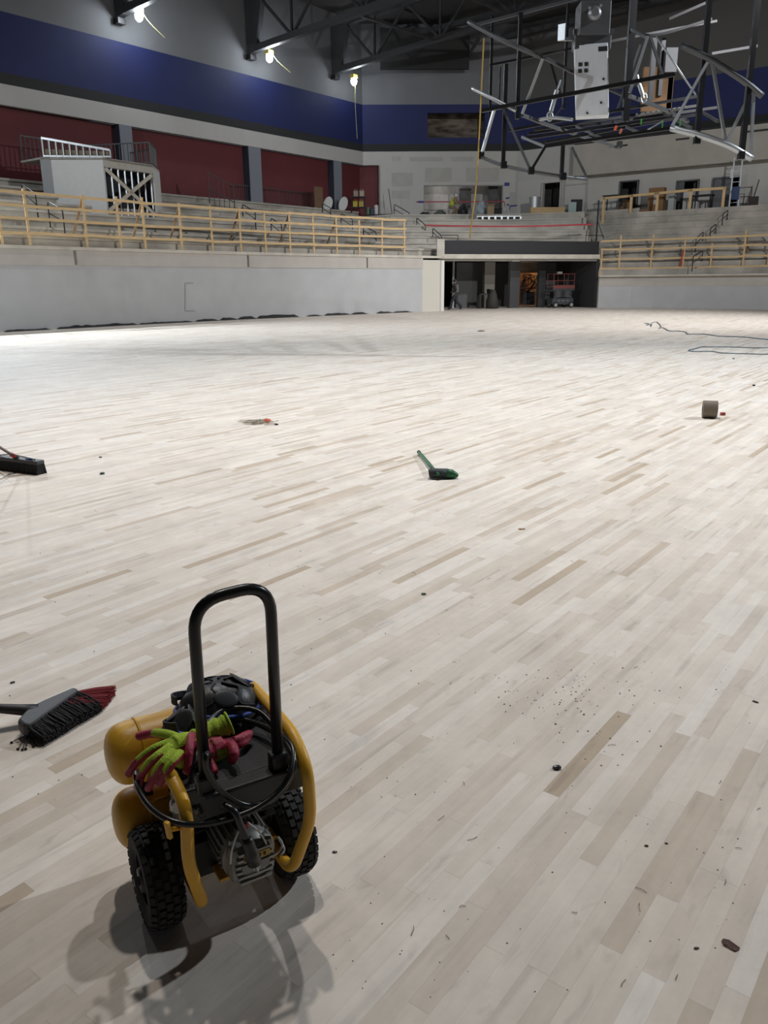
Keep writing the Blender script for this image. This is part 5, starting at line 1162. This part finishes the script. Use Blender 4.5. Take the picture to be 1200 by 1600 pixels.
# ================================================================== GREEN BROOM in the middle
gb = thing('green_broom', atz(692, 749), 'small broom with green handle and half green head lying mid floor', 'broom')
q0, q1 = atz(670, 749.5), atz(716, 749.5); d = (q1-q0).normalized(); n = V((-d.y, d.x, 0)); L_ = (q1-q0).length
prof = [q0, q0.lerp(q1, .75), q1, q1+n*.05, q0.lerp(q1, .8)+n*.1, q0+n*.1]
mb = MB(); mb.tube([q0+n*.045+EZ*.042, q0.lerp(q1, .1)+n*.045+EZ*.046, q0.lerp(q1, .66)+n*.045+EZ*.044], [.034, .042, .04], 14); g_ = mb.build('bristles', mat('broom_green_black', (.03, .04, .04), .7, var=.4, scale=40), gb, smooth=True)
mb = MB(); mb.tube([q0.lerp(q1, .6)+n*.045+EZ*.043, q0.lerp(q1, .8)+n*.045+EZ*.038, q0.lerp(q1, .95)+n*.045+EZ*.026, q1+n*.045+EZ*.02], [.043, .037, .024, .012], 14); mb.build('head', mat('broom_green', (.015, .12, .045), .5), gb, smooth=True)
h0, h1 = atz(684, 741, .05), atz(655, 707, .025)
mb = MB(); mb.tube([h0, h1], .016, 10); mb.build('handle', mat('broom_green', (.015, .12, .045), .5), gb, smooth=True)
mb = MB(); mb.tube([h1, h1+(h1-h0).normalized()*.03], .018, 10); mb.build('end_cap', BK, gb)
mb = MB(); mb.tube([h0+(h1-h0)*.06, q0.lerp(q1, .25)+n*.05+EZ*.06], [.018, .026], 10); mb.build('socket', BK, gb, smooth=True)
# ================================================================== CARDBOARD ROLL and small red block
rl = thing('cardboard_roll', atz(1113, 655), 'thick brown paper roll standing on its rim at the right', 'roll')
c = V(rl['_o'])+EZ*.105+V((0, .1, 0)); axr = V((.95, -.3, 0)).normalized(); Mr = V((0, 0, 1)).rotation_difference(axr).to_matrix().to_4x4(); Mr.translation = c
mb = MB(); mb.lathe([(.04, -.083), (.098, -.083), (.102, -.08), (.102, .08), (.098, .083), (.04, .083), (.04, -.083)], Mr, 40); o = mb.build('paper', mat('brown_paper', (.20, .165, .125), .8, var=.08, scale=20), rl); autosm(o, 35)
mb = MB(); mb.lathe([(.034, -.085), (.041, -.085), (.041, .085), (.034, .085), (.034, -.085)], Mr, 24); mb.build('core_tube', mat('dark_core', (.06, .06, .065), .8), rl)
mb = MB(); q = atz(1129, 649); mb.box(q+EZ*.018, (.055, .04, .036), Matrix.Rotation(.3, 3, 'Z')); one('red_block', mb, mat('red_block', (.33, .06, .05), .6), 'tiny red block on the floor right of the brown roll', 'block', bevel=.003)
# ================================================================== BLUE CORD on the far floor
CBL = mat('blue_cord', (.09, .15, .20), .6)
mb = MB(); P = [atz(x, y, .015) for x, y in ((1007, 505), (1014, 506), (1010, 508), (1018, 507), (1017, 510), (1018, 505), (1025, 503), (1030, 506), (1033, 511), (1029, 513), (1036, 512), (1046, 517), (1058, 517), (1072, 519), (1075, 522), (1100, 522), (1115, 524), (1122, 525), (1150, 526), (1168, 527), (1185, 529), (1205, 531), (1240, 536))]
mb.tube(smoothpath(P, 4), .013, 6); one('trailing_rope', mb, CBL, 'thin blue rope with a knotted end trailing across the far floor', 'rope')
mb = MB(); P = [atz(x, y, .013) for x, y in ((1250, 540), (1200, 543), (1180, 543.5), (1140, 542), (1108, 542), (1095, 542), (1085, 545), (1076, 547), (1082, 549), (1095, 549), (1112, 549), (1130, 551.5), (1160, 552.5), (1200, 553.5), (1250, 553))]
mb.tube(smoothpath(P, 4), .011, 6); one('trailing_rope', mb, CBL, 'blue rope doubled back in a long narrow loop at the right', 'rope')
# ================================================================== BLACK PLASTIC along the left wall
BP = mat('black_film', (.016, .016, .018), .5)
for k, (x0, x1, h_, lab) in enumerate(((0, 72, .09, 'strip of black film at the wall foot at the left edge'), (84, 210, .13, 'longer strip of black film at the wall foot under the left beam joint'), (214, 298, .10, 'strip of black film at the wall foot left of the access panel'),
        (303, 338, .15, 'short strip of black film at the wall foot right of the access panel'), (342, 368, .13, 'shortest strip of black film, fourth gap along the wall foot'), (370, 397, .17, 'strip of black film just left of the thickest strip'), (400, 464, .24, 'thickest crumpled strip of black film at the wall foot'),
        (478, 500, .09, 'small strip of black film right of the thickest strip'), (506, 545, .13, 'strip of black film below the right half of the left wall'), (548, 572, .15, 'strip of black film right of the wall middle joint'), (588, 612, .14, 'strip of black film near the wall end, left of two'), (614, 640, .13, 'strip of black film nearest the wall end'))):
    mb = MB(); N_ = max(4, int((x1-x0)/5)); pts = []
    for i in range(N_+1):
        x = x0+(x1-x0)*i/N_; y = 519-.0495*x+.00000*x*x
        hit = on_left(x, 480)
        if hit: pts.append(hit)
    pr_ = None
    for i, (p, d) in enumerate(pts):
        nn = V((d.y, -d.x, 0)); hh = h_*(.5+.7*abs(mnoise.noise(V((x0*.3+i*.9, 0, 0)))))*(.25 if i in (0, len(pts)-1) else 1); wv = .05*mnoise.noise(V((i*.7, x0, 0)))
        b = V((p.x, p.y, 0)); prof = [b+nn*.02+EZ*hh, b+nn*(.05+wv)+EZ*hh*.9, b+nn*(.12+wv)+EZ*hh*.4, b+nn*(.22+wv)+EZ*.01]
        vs = [mb.bm.verts.new(q) for q in prof]
        if pr_:
            for a in range(3): mb.bm.faces.new((pr_[a], pr_[a+1], vs[a+1], vs[a]))
        pr_ = vs
    o = one('black_film', mb, BP, lab, 'plastic film', 'black plastic film along the wall foot')
    s_ = o.modifiers.new('thick', 'SOLIDIFY'); s_.thickness = .01
# ================================================================== LITTER on the floor
CH = mat('black_chip', (.03, .033, .035), .35); BN = mat('brown_scrap', (.07, .025, .015), .7)
def chip(x, y, r, m, lab, nm='scrap', fl=.5, el=1.6, ang=0):
    q = atz(x, y); mb = MB(); mb.ell(q+EZ*r*fl*.8, (r*el, r, r*fl), Matrix.Rotation(ang, 3, 'Z'), su=9, sv=5)
    for v in mb.bm.verts: v.co += mnoise.noise_vector(v.co*90+V((x, y, 0)))*r*.35*V((1, 1, fl)).x; v.co.z = max(v.co.z, .0005)
    return one(nm, mb, m, lab, 'scrap')
chip(870, 1201, .011, CH, 'shiny black bottle cap like scrap right of the middle foreground', 'black_scrap', .6, 1.5)
chip(1141, 1477, .015, BN, 'dark brown leaf shaped scrap at the lower right', 'brown_scrap', .05, 1.6, -.9)
chip(160, 741, .015, mat('green_scrap', (.06, .09, .07), .6), 'small grey green scrap right of the push broom', 'green_scrap', .7, 1.6, .5)
chip(662, 929, .009, mat('green_scrap', (.06, .09, .07), .6), 'small dark green crumb in the middle of the floor', 'green_scrap', .6, 1.6)
chip(1180, 1097, .006, CH, 'short black splinter near the right edge', 'black_scrap', .4, 2.2, -.6)
chip(1178, 603, .022, CH, 'small black dot on the bright floor near the right edge', 'black_scrap', .6, 1.2)
chip(1146, 561, .022, CH, 'tiny black dot on the far floor below the cord loop', 'black_scrap', .5, 1.0)
chip(1088, 1482, .004, BN, 'tiny brown splinter left of the leaf shaped scrap', 'brown_scrap', .4, 2.0, .2)
chip(1010, 1322, .0042, CH, 'round black crumb, left of a pair at lower right', 'black_scrap'); chip(1041, 1318, .0036, CH, 'round black crumb, right of a pair at lower right', 'black_scrap')
chip(157, 715, .012, CH, 'tiny black speck above the grey green scrap', 'black_scrap', .5, 1.3)
chip(20, 1067, .006, CH, 'dark crumb on the floor above the angle broom', 'black_scrap', .6, 1.8, .6)
chip(815, 827, .012, mat('sand_scrap', (.42, .26, .13), .8), 'pale brown scrap of wood in the middle right floor', 'wood_scrap', .3, 2.2)
chip(752, 518, .07, mat('tan_scrap', (.3, .25, .2), .8), 'tan scrap far out on the bright floor', 'wood_scrap', .3, 2)
chip(523, 1332, .005, CH, 'small dark crumb right of the compressor wheel', 'black_scrap')
o = chip(418, 660, .034, mat('orange_scrap', (.75, .13, .03), .6), 'small bright orange scrap beside the splinter pile', 'orange_scrap', .7, 1.3); chip(432, 664, .02, CH, 'small black scrap right of the orange scrap', 'black_scrap', .5, 1.4)
mb = MB()
for k in range(46):
    q = atz(404+random.gauss(0, 11), 661+random.gauss(0, 1.6)); a = random.gauss(.55, .5); l_ = random.uniform(.05, .2); dv = V((math.sin(a+.4), math.cos(a+.4), 0))*l_*.5
    mb.bar(q-dv+EZ*random.uniform(.006, .02), q+dv+EZ*random.uniform(.006, .03), .012, .005)
o = one('splinter_pile', mb, mat('splinters', (.36, .31, .24), .8, var=.3, scale=9), 'flat pile of pale wood splinters beside the orange scrap', 'splinters'); o['kind'] = 'stuff'
mb = MB()
def crumb(x, y, r):
    q = atz(x, y)
    if q.y < 14 and q.y > 0: mb.ell(q+EZ*r*.4, (r*random.uniform(.7, 1.6), r, r*.6), Matrix.Rotation(random.random()*3, 3, 'Z'), su=6, sv=4)
for k in range(60): crumb(random.gauss(850, 45), random.gauss(1085, 25), random.uniform(.0012, .0034))
for k in range(60): crumb(random.gauss(930, 60), random.gauss(1105, 45), random.uniform(.0012, .003))
for k in range(150): crumb(random.uniform(500, 1195), random.uniform(880, 1560), random.uniform(.0006, .002))
for k in range(90): crumb(random.uniform(5, 700), random.uniform(780, 1250), random.uniform(.001, .003))
o = one('dirt_crumbs', mb, CH, 'scattered dark dirt crumbs across the foreground floor', 'crumbs'); o['kind'] = 'stuff'
mb = MB()
for k in range(26):
    q = atz(random.uniform(560, 1190), random.uniform(820, 1540)); a = random.random()*6.3; l_ = random.uniform(.012, .035); dv = V((math.cos(a), math.sin(a), 0))*l_*.5
    mb.tube(smoothpath([q-dv+EZ*.002, q+V((random.uniform(-.004, .004), random.uniform(-.004, .004), .003)), q+dv+EZ*.002], 3), .0007, 5)
o = one('wood_slivers', mb, BN, 'thin dark wood slivers scattered over the foreground floor', 'slivers'); o['kind'] = 'stuff'
# tidy: helper properties
for o in bpy.data.objects:
    if '_o' in o: del o['_o']
